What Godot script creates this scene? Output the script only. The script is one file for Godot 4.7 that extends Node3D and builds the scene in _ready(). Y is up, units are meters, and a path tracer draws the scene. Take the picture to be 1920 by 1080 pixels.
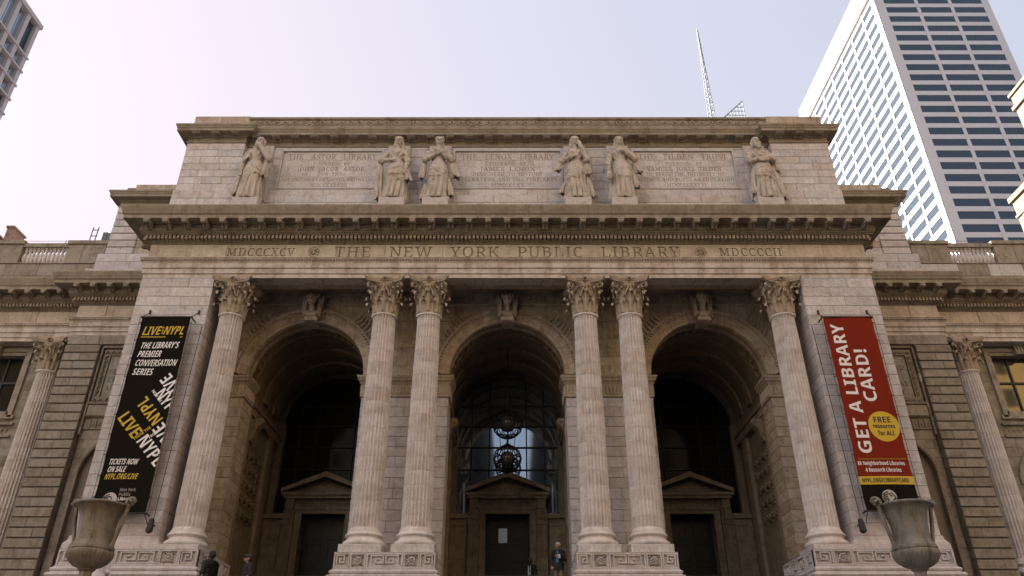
extends Node3D
# A beaux-arts library front seen from the street below. x to the right, y up, the street at y = 0, the front faces +z; D(n) turns metres in front of the camera into z.

var M := {}
var rng := RandomNumberGenerator.new()
var lib: Node3D
var cache := {}
var serif: Font
var sans: Font
const F0 := 5.6          # portico floor
const ZF := -27.0        # plane of the pylons and of the frieze
const ZA := -29.5        # plane of the arch wall
const ZW := -32.4        # inner bays of the wings
const ZV := -35.5        # door wall of the vestibules

class B:
	var v := PackedVector3Array()
	var n := PackedVector3Array()
	func tri(a: Vector3, b: Vector3, c: Vector3) -> void:
		var k := (b - a).cross(c - a).normalized()
		v.append(a); v.append(c); v.append(b)
		n.append(k); n.append(k); n.append(k)
	func quad(a: Vector3, b: Vector3, c: Vector3, d: Vector3) -> void:
		tri(a, b, c); tri(a, c, d)
	func tri_out(a: Vector3, b: Vector3, c: Vector3, out: Vector3) -> void:
		if (b - a).cross(c - a).dot(out) < 0: tri(a, c, b)
		else: tri(a, b, c)
	func quad_out(a: Vector3, b: Vector3, c: Vector3, d: Vector3, out: Vector3) -> void:
		tri_out(a, b, c, out); tri_out(a, c, d, out)
	func box(c: Vector3, s: Vector3, t := Transform3D()) -> void:
		var h := s * 0.5
		var p := []
		for i in 8: p.append(t * (c + Vector3(h.x if i & 1 else -h.x, h.y if i & 2 else -h.y, h.z if i & 4 else -h.z)))
		quad(p[4], p[5], p[7], p[6]); quad(p[1], p[0], p[2], p[3])
		quad(p[5], p[1], p[3], p[7]); quad(p[0], p[4], p[6], p[2])
		quad(p[6], p[7], p[3], p[2]); quad(p[0], p[1], p[5], p[4])
	func span(x0: float, x1: float, y0: float, y1: float, z0: float, z1: float) -> void:
		box(Vector3((x0 + x1) / 2, (y0 + y1) / 2, (z0 + z1) / 2), Vector3(absf(x1 - x0), absf(y1 - y0), absf(z1 - z0)))
	# rows of points joined as one smooth sheet
	func sheet(rows: Array, closed := false, flip := false) -> void:
		var nr := rows.size(); var nc: int = rows[0].size()
		var nn := []
		for i in nr:
			var line := PackedVector3Array()
			for j in nc:
				var jm: int = (j - 1 + nc) % nc if closed else maxi(j - 1, 0)
				var jp: int = (j + 1) % nc if closed else mini(j + 1, nc - 1)
				var du: Vector3 = rows[i][jp] - rows[i][jm]
				var dv: Vector3 = rows[mini(i + 1, nr - 1)][j] - rows[maxi(i - 1, 0)][j]
				var k := du.cross(dv).normalized()
				line.append(-k if flip else k)
			nn.append(line)
		for i in nr - 1:
			for j in (nc if closed else nc - 1):
				var j2 := (j + 1) % nc
				var q := [[i, j], [i, j2], [i + 1, j2], [i, j], [i + 1, j2], [i + 1, j]]
				var order := [0, 2, 1, 3, 5, 4] if not flip else [0, 1, 2, 3, 4, 5]
				for o in order:
					var e: Array = q[o]
					v.append(rows[e[0]][e[1]]); n.append(nn[e[0]][e[1]])
	func lathe(prof: Array, seg: int, at := Vector3.ZERO, wave := 0.0, lobes := 0) -> void:
		var rows := []
		for p in prof:
			var line := PackedVector3Array()
			for j in seg:
				var a := TAU * j / seg
				var r: float = p[0]
				if lobes > 0 and p.size() > 2: r += wave * absf(sin(a * lobes * 0.5)) * p[2]
				line.append(at + Vector3(cos(a) * r, p[1], -sin(a) * r))
			rows.append(line)
		creased(rows)
	# closed rings joined smoothly except where the profile turns sharply
	func creased(rows: Array) -> void:
		var from := 0
		for i in range(1, rows.size()):
			var sharp := i == rows.size() - 1
			if not sharp:
				var a: Vector3 = rows[i][0] - rows[i - 1][0]; var b: Vector3 = rows[i + 1][0] - rows[i][0]
				sharp = a.angle_to(b) > 0.62
			if sharp:
				sheet(rows.slice(from, i + 1), true)
				from = i
	# an outline in the xy plane pushed out from z0 (back) to z1 (front)
	func prism(poly: PackedVector2Array, z0: float, z1: float, t := Transform3D()) -> void:
		if poly.size() < 3: return
		if Geometry2D.is_polygon_clockwise(poly): poly.reverse()
		var ix := Geometry2D.triangulate_polygon(poly)
		for i in range(0, ix.size(), 3):
			var a := poly[ix[i]]; var b := poly[ix[i + 1]]; var c := poly[ix[i + 2]]
			if (b - a).cross(c - a) < 0:
				var s := b; b = c; c = s
			tri(t * Vector3(a.x, a.y, z1), t * Vector3(b.x, b.y, z1), t * Vector3(c.x, c.y, z1))
			tri(t * Vector3(a.x, a.y, z0), t * Vector3(c.x, c.y, z0), t * Vector3(b.x, b.y, z0))
		for i in poly.size():
			var a := poly[i]; var b := poly[(i + 1) % poly.size()]
			quad(t * Vector3(a.x, a.y, z0), t * Vector3(b.x, b.y, z0), t * Vector3(b.x, b.y, z1), t * Vector3(a.x, a.y, z1))
	# a moulding: profile of (out, y) carried along a path of (x, z) in plan, mitred at the corners
	func sweep(path: Array, prof: Array, side := 1.0) -> void:
		var np := path.size()
		var offs := []
		for i in np:
			var d0: Vector2 = (path[i] - path[i - 1]).normalized() if i > 0 else Vector2.ZERO
			var d1: Vector2 = (path[i + 1] - path[i]).normalized() if i < np - 1 else Vector2.ZERO
			if i == 0: d0 = d1
			if i == np - 1: d1 = d0
			var n0 := Vector2(-d0.y, d0.x) * side; var n1 := Vector2(-d1.y, d1.x) * side
			var m := (n0 + n1).normalized()
			offs.append(m / maxf(m.dot(n0), 0.2))
		for i in np - 1:
			for k in prof.size() - 1:
				var q := []
				for e in [[i, k], [i + 1, k], [i + 1, k + 1], [i, k + 1]]:
					var p: Vector2 = path[e[0]] + offs[e[0]] * prof[e[1]][0]
					q.append(Vector3(p.x, prof[e[1]][1], p.y))
				if side > 0: quad(q[0], q[1], q[2], q[3])
				else: quad(q[1], q[0], q[3], q[2])
	# a bar of square section along points
	func bar(a: Vector3, b: Vector3, w: float, d := 0.0) -> void:
		if d == 0.0: d = w
		var y := (b - a); var l := y.length(); y = y / l
		var x := y.cross(Vector3(0, 0, 1))
		if x.length() < 0.01: x = Vector3(1, 0, 0)
		x = x.normalized()
		box(Vector3(0, l / 2, 0), Vector3(w, l, d), Transform3D(Basis(x, y, x.cross(y)), a))
	func tube(pts: Array, rad: Array, seg := 8) -> void:
		var rows := []
		var side := Vector3.ZERO
		for i in pts.size():
			var d: Vector3 = (pts[mini(i + 1, pts.size() - 1)] - pts[maxi(i - 1, 0)]).normalized()
			if side == Vector3.ZERO: side = d.cross(Vector3(0.13, 0.21, 0.97)).normalized()
			side = (side - d * side.dot(d)).normalized()
			var up := d.cross(side)
			var line := PackedVector3Array()
			for j in seg:
				var a := TAU * j / seg
				line.append(pts[i] + (side * cos(a) + up * sin(a)) * rad[i if rad.size() > i else rad.size() - 1])
			rows.append(line)
		sheet(rows, true)
	func add(o: B, t: Transform3D) -> void:
		for i in o.v.size():
			v.append(t * o.v[i]); n.append((t.basis * o.n[i]).normalized())
	func add_mesh(m: ArrayMesh) -> void:
		var a := m.surface_get_arrays(0)
		for i in a[Mesh.ARRAY_INDEX]:
			v.append(a[Mesh.ARRAY_VERTEX][i]); n.append(a[Mesh.ARRAY_NORMAL][i])
	func mesh() -> ArrayMesh:
		var a := []
		a.resize(Mesh.ARRAY_MAX)
		a[Mesh.ARRAY_VERTEX] = v; a[Mesh.ARRAY_NORMAL] = n
		var m := ArrayMesh.new()
		m.add_surface_from_arrays(Mesh.PRIMITIVE_TRIANGLES, a)
		return m

func put(parent: Node, called: String, mesh: Mesh, mat: Material, at := Vector3.ZERO, turn := 0.0) -> MeshInstance3D:
	var o := MeshInstance3D.new()
	o.name = called; o.mesh = mesh; o.material_override = mat; o.position = at; o.rotation.y = turn
	parent.add_child(o, true)
	return o

func make(parent: Node, called: String, b: B, mat: Material, at := Vector3.ZERO, turn := 0.0) -> MeshInstance3D:
	return put(parent, called, b.mesh(), mat, at, turn)

func group(parent: Node, called: String, at := Vector3.ZERO) -> Node3D:
	var o := Node3D.new()
	o.name = called; o.position = at
	parent.add_child(o, true)
	return o

func tag(o: Node, label: String, category: String, grp := "") -> Node:
	o.set_meta("label", label); o.set_meta("category", category)
	if grp: o.set_meta("group", grp)
	return o

func structure(o: Node) -> Node:
	o.set_meta("kind", "structure"); return o

func stuff(o: Node) -> Node:
	o.set_meta("kind", "stuff"); return o

# a squared stone with chamfered edges, shared between stones of one size
func stone(w: float, h: float, d: float, b := 0.012) -> ArrayMesh:
	var key := "%d_%d_%d_%d" % [roundi(w * 100), roundi(h * 200), roundi(d * 50), roundi(b * 1000)]
	if cache.has(key): return cache[key]
	var o := B.new()
	var hf := [w / 2, h / 2, d / 2]
	for a in 3:
		var u := (a + 1) % 3; var w2 := (a + 2) % 3
		for s in [-1.0, 1.0]:
			var q := []
			for e in [[-1, -1], [1, -1], [1, 1], [-1, 1]]:
				var p := Vector3.ZERO
				p[a] = s * hf[a]; p[u] = e[0] * (hf[u] - b); p[w2] = e[1] * (hf[w2] - b)
				q.append(p)
			var out := Vector3.ZERO
			out[a] = s
			o.quad_out(q[0], q[1], q[2], q[3], out)
			for s2 in [-1.0, 1.0]:
				var r := []
				for e in [[0, -1], [0, 1], [1, 1], [1, -1]]:
					var p := Vector3.ZERO
					p[a] = s * (hf[a] - (b if e[0] else 0.0)); p[u] = s2 * (hf[u] - (0.0 if e[0] else b)); p[w2] = e[1] * (hf[w2] - b)
					r.append(p)
				out = Vector3.ZERO; out[a] = s; out[u] = s2
				o.quad_out(r[0], r[1], r[2], r[3], out)
	for i in 8:
		var s := Vector3(1 if i & 1 else -1, 1 if i & 2 else -1, 1 if i & 4 else -1)
		var h3 := Vector3(hf[0], hf[1], hf[2])
		o.tri_out(s * (h3 - Vector3(0, b, b)), s * (h3 - Vector3(b, 0, b)), s * (h3 - Vector3(b, b, 0)), s)
	cache[key] = o.mesh()
	return cache[key]

# courses of stones on a wall that faces +z; ends = [depth of the left end stones, of the right ones]
func courses(parent: Node, called: String, x0: float, x1: float, y0: float, y1: float, zf: float, depth: float, h: float, wide: float, mats: Array, ends := [0.0, 0.0], gap := 0.011) -> void:
	var rows := maxi(1, roundi((y1 - y0) / h))
	var ch := (y1 - y0) / rows
	for r in rows:
		var n := maxi(1, roundi((x1 - x0) / wide + rng.randf_range(-0.3, 0.3)))
		var cuts := [x0]
		for i in range(1, n):
			cuts.append(x0 + (x1 - x0) * (i + (0.22 if r % 2 else -0.22) + rng.randf_range(-0.12, 0.12)) / n)
		cuts.append(x1)
		for i in n:
			var w: float = cuts[i + 1] - cuts[i]
			var d := depth
			if i == 0 and ends[0] > 0: d = ends[0]
			if i == n - 1 and ends[1] > 0: d = ends[1]
			var o := put(parent, called, stone(w - gap, ch - gap, d), M.pale if rng.randf() < 0.025 else mats[rng.randi() % mats.size()])
			o.position = Vector3(cuts[i] + w / 2, y0 + ch * (r + 0.5), zf - d / 2 + rng.randf_range(-0.003, 0.003))

func words(text: String, font: Font, cap: float, depth := 0.0, spacing := 0) -> TextMesh:
	var t := TextMesh.new()
	var f := FontVariation.new()
	f.base_font = font; f.spacing_glyph = spacing
	t.text = text; t.font = f; t.font_size = 64; t.pixel_size = cap / 45.7; t.depth = depth; t.curve_step = 2.0
	return t

# letters cut into a CSG block
func cut_words(tree: CSGCombiner3D, text: String, cap: float, width: float, at: Vector3, mat: Material, font: Font, spacing := 4) -> void:
	var c := CSGMesh3D.new()
	c.name = "letters"
	var t := words(text, font, cap, 0.08, spacing)
	c.mesh = t; c.operation = CSGShape3D.OPERATION_SUBTRACTION; c.material = mat; c.position = at
	var w := t.get_aabb().size.x
	if width > 0: c.scale.x = width / w
	tree.add_child(c, true)

func noise_bytes(seed_: int, w: int, h: int, freq: float, oct: int, stretch := 1) -> PackedByteArray:
	var f := FastNoiseLite.new()
	f.seed = seed_; f.noise_type = FastNoiseLite.TYPE_SIMPLEX_SMOOTH; f.frequency = freq; f.fractal_octaves = oct
	var im := f.get_seamless_image(w, h / stretch, false, false, 0.15, true)
	im.convert(Image.FORMAT_L8)
	if stretch > 1: im.resize(w, h, Image.INTERPOLATE_CUBIC)
	return im.get_data()

# stone: clouds, veins, rain streaks and grime as colour factors
func stone_texture(seed_: int, grime: float, streak: float, warm: Color, size := 512) -> ImageTexture:
	var a := noise_bytes(seed_, size, size, 0.012, 5)
	var b := noise_bytes(seed_ + 1, size, size, 0.05, 4)
	var c := noise_bytes(seed_ + 2, size, size, 0.03, 4, 8)
	var d := noise_bytes(seed_ + 3, size, size, 0.008, 4)
	var out := PackedByteArray()
	out.resize(size * size * 3)
	for i in size * size:
		var cloud := a[i] / 255.0; var fine := b[i] / 255.0; var st := c[i] / 255.0; var patch := d[i] / 255.0
		var g := smoothstep(0.5, 0.8, patch * 0.6 + fine * 0.4) * grime + smoothstep(0.48, 0.8, st * 0.75 + cloud * 0.25) * streak
		g = clampf(g, 0.0, 0.85)
		var vein := maxf(0.0, 1.0 - absf(cloud - 0.5) * 14.0) * 0.035
		var l := 0.80 + 0.20 * (0.5 * cloud + 0.5 * fine) - vein
		for k in 3:
			out[i * 3 + k] = int(clampf(255.0 * l * lerpf(1.0, warm[k], g), 0, 255))
	return ImageTexture.create_from_image(Image.create_from_data(size, size, false, Image.FORMAT_RGB8, out))

func relief(seed_: int, freq: float, strength: float) -> ImageTexture:
	var f := FastNoiseLite.new()
	f.seed = seed_; f.frequency = freq; f.fractal_octaves = 4
	var im := f.get_seamless_image(256, 256)
	im.convert(Image.FORMAT_RGBA8)
	im.bump_map_to_normal_map(strength)
	return ImageTexture.create_from_image(im)

func lin(r: float, g: float, b: float) -> Color:
	return Color(r, g, b).linear_to_srgb()

func mat(c: Color, rough := 0.85, metal := 0.0) -> StandardMaterial3D:
	var m := StandardMaterial3D.new()
	m.albedo_color = c; m.roughness = rough; m.metallic = metal
	return m

func stone_mat(c: Color, tex: Texture2D, metres: float, bump: Texture2D, depth := 0.5, shift := Vector3.ZERO, rough := 0.8) -> StandardMaterial3D:
	var m := mat(c, rough)
	m.albedo_texture = tex
	m.uv1_triplanar = true; m.uv1_world_triplanar = true
	m.uv1_scale = Vector3.ONE / metres; m.uv1_offset = shift
	m.normal_enabled = true; m.normal_texture = bump; m.normal_scale = depth
	return m

func materials() -> void:
	rng.seed = 11
	var t_clean := stone_texture(3, 0.30, 0.16, Color(0.62, 0.54, 0.47))
	var t_dirty := stone_texture(21, 0.36, 0.20, Color(0.56, 0.47, 0.38))
	var t_column := stone_texture(40, 0.30, 0.22, Color(0.60, 0.50, 0.42))
	var t_black := stone_texture(57, 0.36, 0.24, Color(0.52, 0.44, 0.35))
	var nb := relief(5, 0.06, 3.0)
	# the walls: marble blocks from greyish pink to tan
	M.wall = []
	var tones := [[0.66, 0.605, 0.61], [0.63, 0.575, 0.575], [0.68, 0.63, 0.645], [0.61, 0.55, 0.54], [0.65, 0.59, 0.58], [0.605, 0.575, 0.595], [0.70, 0.655, 0.67]]
	for i in tones.size():
		M.wall.append(stone_mat(lin(tones[i][0], tones[i][1], tones[i][2]), t_clean, 3.1, nb, 0.4, Vector3(i * 0.37, i * 0.21, i * 0.11)))
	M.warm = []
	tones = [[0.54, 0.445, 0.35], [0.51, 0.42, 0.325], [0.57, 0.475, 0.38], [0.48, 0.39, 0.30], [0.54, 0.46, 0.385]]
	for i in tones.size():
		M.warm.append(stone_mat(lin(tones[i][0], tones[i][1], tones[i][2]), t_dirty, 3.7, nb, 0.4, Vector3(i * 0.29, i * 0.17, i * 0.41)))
	M.wing = []  # warm stone darkened: shade of the set-back wings is put into the colour
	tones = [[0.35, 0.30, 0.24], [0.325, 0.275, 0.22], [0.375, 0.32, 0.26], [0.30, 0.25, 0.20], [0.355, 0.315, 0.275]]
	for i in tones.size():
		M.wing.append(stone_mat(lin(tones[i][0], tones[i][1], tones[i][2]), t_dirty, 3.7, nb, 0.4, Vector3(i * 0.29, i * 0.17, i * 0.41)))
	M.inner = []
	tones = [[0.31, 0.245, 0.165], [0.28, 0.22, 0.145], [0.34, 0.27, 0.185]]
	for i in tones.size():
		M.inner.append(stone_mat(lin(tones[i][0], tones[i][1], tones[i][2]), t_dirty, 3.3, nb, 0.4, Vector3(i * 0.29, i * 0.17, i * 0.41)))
	M.pale = stone_mat(lin(0.70, 0.66, 0.65), t_clean, 2.3, nb, 0.3)
	M.column = []
	tones = [[0.87, 0.80, 0.78], [0.85, 0.775, 0.75], [0.83, 0.755, 0.725], [0.86, 0.78, 0.74], [0.81, 0.735, 0.705]]
	for i in 5:
		M.column.append(stone_mat(lin(tones[i][0], tones[i][1], tones[i][2]), t_column, 4.1, nb, 0.35, Vector3(i * 0.31, i * 0.27, i * 0.13)))
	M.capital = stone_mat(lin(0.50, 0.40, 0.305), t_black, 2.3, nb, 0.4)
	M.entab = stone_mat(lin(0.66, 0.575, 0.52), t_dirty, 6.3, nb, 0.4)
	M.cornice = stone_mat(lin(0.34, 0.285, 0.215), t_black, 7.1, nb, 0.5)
	M.modillion = stone_mat(lin(0.44, 0.37, 0.29), t_dirty, 2.7, nb, 0.5)
	M.statue = stone_mat(lin(0.60, 0.52, 0.455), t_dirty, 3.3, nb, 0.5)
	M.joint = mat(lin(0.19, 0.155, 0.13), 0.95)
	M.cut = mat(lin(0.27, 0.21, 0.155), 0.95)
	M.cut_pale = mat(lin(0.34, 0.27, 0.215), 0.95)
	M.frieze = []
	for i in 3:
		M.frieze.append(stone_mat(lin(0.62 - 0.03 * i, 0.53 - 0.03 * i, 0.435 - 0.025 * i), t_clean, 4.3, nb, 0.3, Vector3(i * 0.4, 0.2 * i, 0)))
	M.dark = mat(lin(0.035, 0.026, 0.018), 0.7)
	M.bronze = mat(lin(0.022, 0.018, 0.012), 0.5, 0.3)
	M.iron = mat(lin(0.016, 0.014, 0.012), 0.55, 0.2)
	M.lantern_glass = mat(lin(0.10, 0.09, 0.07), 0.12)
	var t_urn := stone_texture(71, 0.35, 0.45, Color(0.35, 0.29, 0.20))
	M.urn = stone_mat(lin(0.28, 0.225, 0.155), t_urn, 2.6, nb, 0.25, Vector3(0.2, 0.1, 0.3), 0.42)
	M.urn_grey = stone_mat(lin(0.27, 0.245, 0.21), t_urn, 2.6, nb, 0.25, Vector3(0.5, 0.1, 0.7), 0.5)
	M.glass = mat(lin(0.42, 0.50, 0.58), 0.03, 0.8)
	M.wing_glass = mat(lin(0.16, 0.15, 0.13), 0.04, 0.7)
	M.dim_glass = mat(lin(0.02, 0.018, 0.015), 0.06)
	M.dim_glass.metallic_specular = 0.12
	M.travertine = mat(lin(0.62, 0.575, 0.565), 0.7)
	M.tower_glass = mat(lin(0.050, 0.070, 0.092), 0.08, 0.42)
	M.tower_bright = M.tower_glass
	M.precast = mat(lin(0.34, 0.31, 0.325), 0.8)
	M.limestone = stone_mat(lin(0.20, 0.15, 0.10), t_clean, 6.0, nb, 0.2)
	M.brick = stone_mat(lin(0.36, 0.22, 0.17), t_dirty, 4.0, nb, 0.5)
	M.buff = stone_mat(lin(0.50, 0.33, 0.11), t_clean, 7.0, nb, 0.2)
	M.steel = mat(lin(0.065, 0.082, 0.082), 0.5, 0.0)
	M.bounce_pale = stone_mat(lin(0.76, 0.78, 0.81), t_clean, 6.0, nb, 0.2)
	M.bounce_tan = stone_mat(lin(0.56, 0.44, 0.31), t_clean, 6.0, nb, 0.2)
	M.street_stone = stone_mat(lin(0.30, 0.275, 0.24), t_clean, 5.0, nb, 0.2)
	M.asphalt = stone_mat(lin(0.055, 0.053, 0.05), t_dirty, 5.0, nb, 0.8, Vector3.ZERO, 0.9)
	M.paving = stone_mat(lin(0.12, 0.11, 0.103), t_clean, 4.0, nb, 0.5)
	M.cloth_black = mat(lin(0.011, 0.0095, 0.007), 0.9)
	M.cloth_black.metallic_specular = 0.15
	M.cloth_red = mat(lin(0.185, 0.021, 0.009), 0.85)
	M.cloth_red.metallic_specular = 0.2
	M.yellow = mat(lin(0.55, 0.37, 0.02), 0.7)
	M.white = mat(lin(0.74, 0.70, 0.70), 0.7)
	M.ink = mat(lin(0.035, 0.025, 0.02), 0.7)

func sky_picture() -> ImageTexture:
	var w := 512; var h := 256
	var sun := Vector3(-0.62, 0.5, -0.42).normalized()
	var im := Image.create_empty(w, h, false, Image.FORMAT_RGBF)
	for j in h:
		var el := PI * (0.5 - (j + 0.5) / h)
		for i in w:
			var az := TAU * (i + 0.5) / w
			var d := Vector3(sin(az) * cos(el), sin(el), -cos(az) * cos(el))
			var up := clampf(el / (PI / 2), 0.0, 1.0)
			var c := Vector3(0.088, 0.099, 0.116).lerp(Vector3(0.038, 0.068, 0.099), pow(up, 0.8))
			var ang := acos(clampf(d.dot(sun), -1, 1))
			c += Vector3(1.0, 0.60, 0.52) * (0.128 * exp(-ang / 0.98))
			im.set_pixel(i, j, Color(c.x, c.y, c.z))
	return ImageTexture.create_from_image(im)

func D(n: float) -> float:
	return -n

# ---- the orders -------------------------------------------------------------

func flute(t: float) -> float:
	var s := (t - 0.5) / 0.39
	return sqrt(maxf(0.0, 1.0 - s * s))

func shaft_radius(y: float) -> float:     # y from the top of the base to the capital
	var t := clampf((y - 7.2) / (15.72 - 7.2), 0, 1)
	return 0.535 - 0.085 * t * t * (1.35 - 0.35 * t)

func drum_mesh(y0: float, y1: float, first: bool, last: bool) -> ArrayMesh:
	var o := B.new()
	var ys := [[y0, -0.03, 1.0], [y0 + 0.012, 0.0, 1.0], [y1 - 0.012, 0.0, 1.0], [y1, -0.03, 1.0]]
	if first: ys = [[y0, 0.06, 0.0], [y0 + 0.05, 0.045, 0.0], [y0 + 0.09, 0.01, 0.0], [y0 + 0.13, 0.0, 0.0], [y0 + 0.16, 0.0, 0.75], [y0 + 0.2, 0.0, 1.0], [y1 - 0.012, 0.0, 1.0], [y1, -0.010, 1.0]]
	if last: ys = [[y0, -0.010, 1.0], [y0 + 0.012, 0.0, 1.0], [y1 - 0.2, 0.0, 1.0], [y1 - 0.16, 0.0, 0.75], [y1 - 0.13, 0.0, 0.0], [y1 - 0.09, 0.015, 0.0], [y1 - 0.085, 0.06, 0.0], [y1 - 0.02, 0.075, 0.0], [y1, 0.03, 0.0]]
	var rows := []
	for e in ys:
		var line := PackedVector3Array()
		for j in 24:
			for t in [0.0, 0.11, 0.2, 0.35, 0.5, 0.65, 0.8, 0.89]:
				var a: float = TAU * (j + t) / 24.0
				var r: float = shaft_radius(e[0]) + e[1] - 0.082 * flute(t) * e[2]
				line.append(Vector3(cos(a) * r, e[0], -sin(a) * r))
		rows.append(line)
	o.creased(rows)
	return o.mesh()

func acanthus(o: B, ang: float, r0: float, y0: float, h: float, w: float, curl: float) -> void:
	var rows := []
	var n := 11
	for i in n:
		var t := i / float(n - 1)
		var y: float; var r: float
		if t < 0.68:
			var s := t / 0.68
			y = y0 + h * s; r = r0 + 0.03 + 0.05 * s * s
		else:
			var s := (t - 0.68) / 0.32 * PI * 1.15
			y = y0 + h + curl * 0.8 * sin(s); r = r0 + 0.08 + curl * (1.0 - cos(s))
		var half: float = w * (0.72 + 0.28 * sin(minf(t * 1.4, 1.0) * PI)) * (1.0 if t < 0.72 else lerpf(1.0, 0.35, (t - 0.72) / 0.28)) * (1.0 if i % 2 else 0.84)
		var line := PackedVector3Array()
		for s in [-1.0, -0.75, -0.5, -0.28, 0.0, 0.28, 0.5, 0.75, 1.0]:
			var groove: float = -0.04 if absf(absf(s) - 0.5) < 0.1 else (0.03 if s == 0.0 else 0.0)
			var rr: float = r + groove - 0.05 * s * s
			var a: float = ang + half * s / rr
			line.append(Vector3(sin(a) * rr, y, cos(a) * rr))
		rows.append(line)
	o.sheet(rows)

func scroll(o: B, dir: Vector3, stem: Array, c: Vector2, size: float, w: float, turns: float) -> void:
	var side := Vector3.UP.cross(dir).normalized()
	var pts := []
	for p in stem: pts.append(p)
	for i in 15:
		var t := i / 14.0
		var a := PI * 0.85 - t * turns * TAU
		var r := size * (1.0 - 0.78 * t)
		pts.append(Vector2(c.x + cos(a) * r, c.y + sin(a) * r))
	var rows := []
	for i in pts.size():
		var line := PackedVector3Array()
		var p: Vector2 = pts[i]
		var q: Vector2 = pts[mini(i + 1, pts.size() - 1)] - pts[maxi(i - 1, 0)]
		var nrm := Vector2(-q.y, q.x).normalized()
		for e in [[-1.0, 0.0], [-1.0, 0.035], [-0.6, 0.02], [0.6, 0.02], [1.0, 0.035], [1.0, 0.0], [0.0, -0.01]]:
			var s: Vector2 = p + nrm * e[1]
			line.append(dir * s.x + Vector3(0, s.y, 0) + side * (w * e[0]))
		rows.append(line)
	o.sheet(rows, true)

func capital_mesh() -> ArrayMesh:
	var o := B.new()
	o.lathe([[0.43, 0.0], [0.43, 0.3], [0.43, 0.7], [0.46, 1.0], [0.54, 1.2], [0.64, 1.30], [0.62, 1.34]], 32)
	for k in 8:
		acanthus(o, TAU * k / 8.0 + PI / 8, 0.46, 0.0, 0.42, 0.185, 0.135)
		acanthus(o, TAU * k / 8.0, 0.47, 0.05, 0.78, 0.18, 0.15)
	for k in 4:
		var a := TAU * k / 4.0 + PI / 4
		var dir := Vector3(sin(a), 0, cos(a))
		scroll(o, dir, [Vector2(0.5, 0.62), Vector2(0.53, 0.85), Vector2(0.58, 1.05), Vector2(0.66, 1.2)], Vector2(0.83, 1.17), 0.15, 0.06, 1.35)
		for s in [-1.0, 1.0]:
			acanthus(o, a + 0.30 * s, 0.50, 0.72, 0.30, 0.12, 0.11)
			# inner helices that meet in the middle of each side
			var f := TAU * k / 4.0
			var pts := []
			for i in 14:
				var t := i / 13.0
				var q := PI - t * 1.35 * TAU
				var r := 0.085 * (1.0 - 0.75 * t)
				pts.append(Vector2(0.115 + cos(q) * r * 1.0, 1.19 + sin(q) * r))
			pts.push_front(Vector2(0.05, 1.08)); pts.push_front(Vector2(0.14, 0.9)); pts.push_front(Vector2(0.2, 0.72))
			var p3 := []
			for p in pts: p3.append(Vector3(p.x * s, p.y, 0.60).rotated(Vector3.UP, f))
			o.tube(p3, [0.03], 6)
		# fleuron on the abacus
		var fl := Vector3(sin(TAU * k / 4.0), 0, cos(TAU * k / 4.0))
		for i in 6:
			var q := TAU * i / 6.0
			var s2 := Vector3.UP.cross(fl)
			var c := fl * 0.66 + Vector3(0, 1.44, 0) + (s2 * cos(q) + Vector3.UP * sin(q)) * 0.075
			o.tube([c - fl * 0.06, c, c + fl * 0.04], [0.055, 0.06, 0.02], 6)
		o.tube([fl * 0.6 + Vector3(0, 1.44, 0), fl * 0.72 + Vector3(0, 1.44, 0), fl * 0.74 + Vector3(0, 1.44, 0)], [0.06, 0.06, 0.0], 7)
	# abacus with hollow sides
	for lay in [[1.33, 1.40, 0.0], [1.40, 1.47, 0.035], [1.47, 1.565, 0.06]]:
		var poly := PackedVector2Array()
		for k in 4:
			var a := TAU * k / 4.0
			for i in 9:
				var t := i / 8.0 * 2.0 - 1.0
				var dep: float = 0.565 + 0.19 * t * t + lay[2]
				poly.append(Vector2(t * (0.70 + lay[2]), dep).rotated(a))
		var p := B.new()
		p.prism(poly, lay[0], lay[1])
		o.add(p, Transform3D(Basis(Vector3(1, 0, 0), Vector3(0, 0, -1), Vector3(0, 1, 0)), Vector3.ZERO))
	return o.mesh()

func base_mesh() -> ArrayMesh:
	var o := B.new()
	var pr := [[0.72, 6.72]]
	for i in 9:
		var a := -PI / 2 + PI * i / 8.0
		pr.append([0.655 + 0.085 * cos(a), 6.815 + 0.09 * sin(a)])
	pr.append([0.63, 6.93])
	for i in 6:
		var a := -PI / 2 - PI * i / 5.0 * 0.9
		pr.append([0.635 + 0.045 * cos(a), 6.99 + 0.045 * sin(a)])
	for i in 8:
		var a := -PI / 2 + PI * i / 7.0
		pr.append([0.615 + 0.055 * cos(a), 7.10 + 0.055 * sin(a)])
	pr.append([0.60, 7.17]); pr.append([0.595, 7.2])
	o.lathe(pr, 48)
	return o.mesh()

func column(x: float, z: float, plinth: Material) -> void:
	var c := group(lib, "column", Vector3(x, 0, z))
	if not cache.has("drums"):
		var d := []
		var cuts := [7.2, 7.75]
		for i in range(1, 15): cuts.append(7.75 + (15.2 - 7.75) * i / 14.0)
		cuts.append(15.72)
		for i in cuts.size() - 1: d.append(drum_mesh(cuts[i], cuts[i + 1], i == 0, i == cuts.size() - 2))
		cache.drums = d; cache.capital = capital_mesh(); cache.base = base_mesh()
	put(c, "plinth", stone(1.46, 0.268, 1.46), plinth, Vector3(0, 6.586, 0))
	put(c, "base", cache.base, M.column[rng.randi() % 5])
	for d in cache.drums: put(c, "drum", d, M.column[rng.randi() % 5], Vector3.ZERO, (rng.randi() % 24) * TAU / 24.0)
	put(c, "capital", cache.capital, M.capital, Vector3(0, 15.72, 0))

# ---- entablature --------------------------------------------------------------

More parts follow.
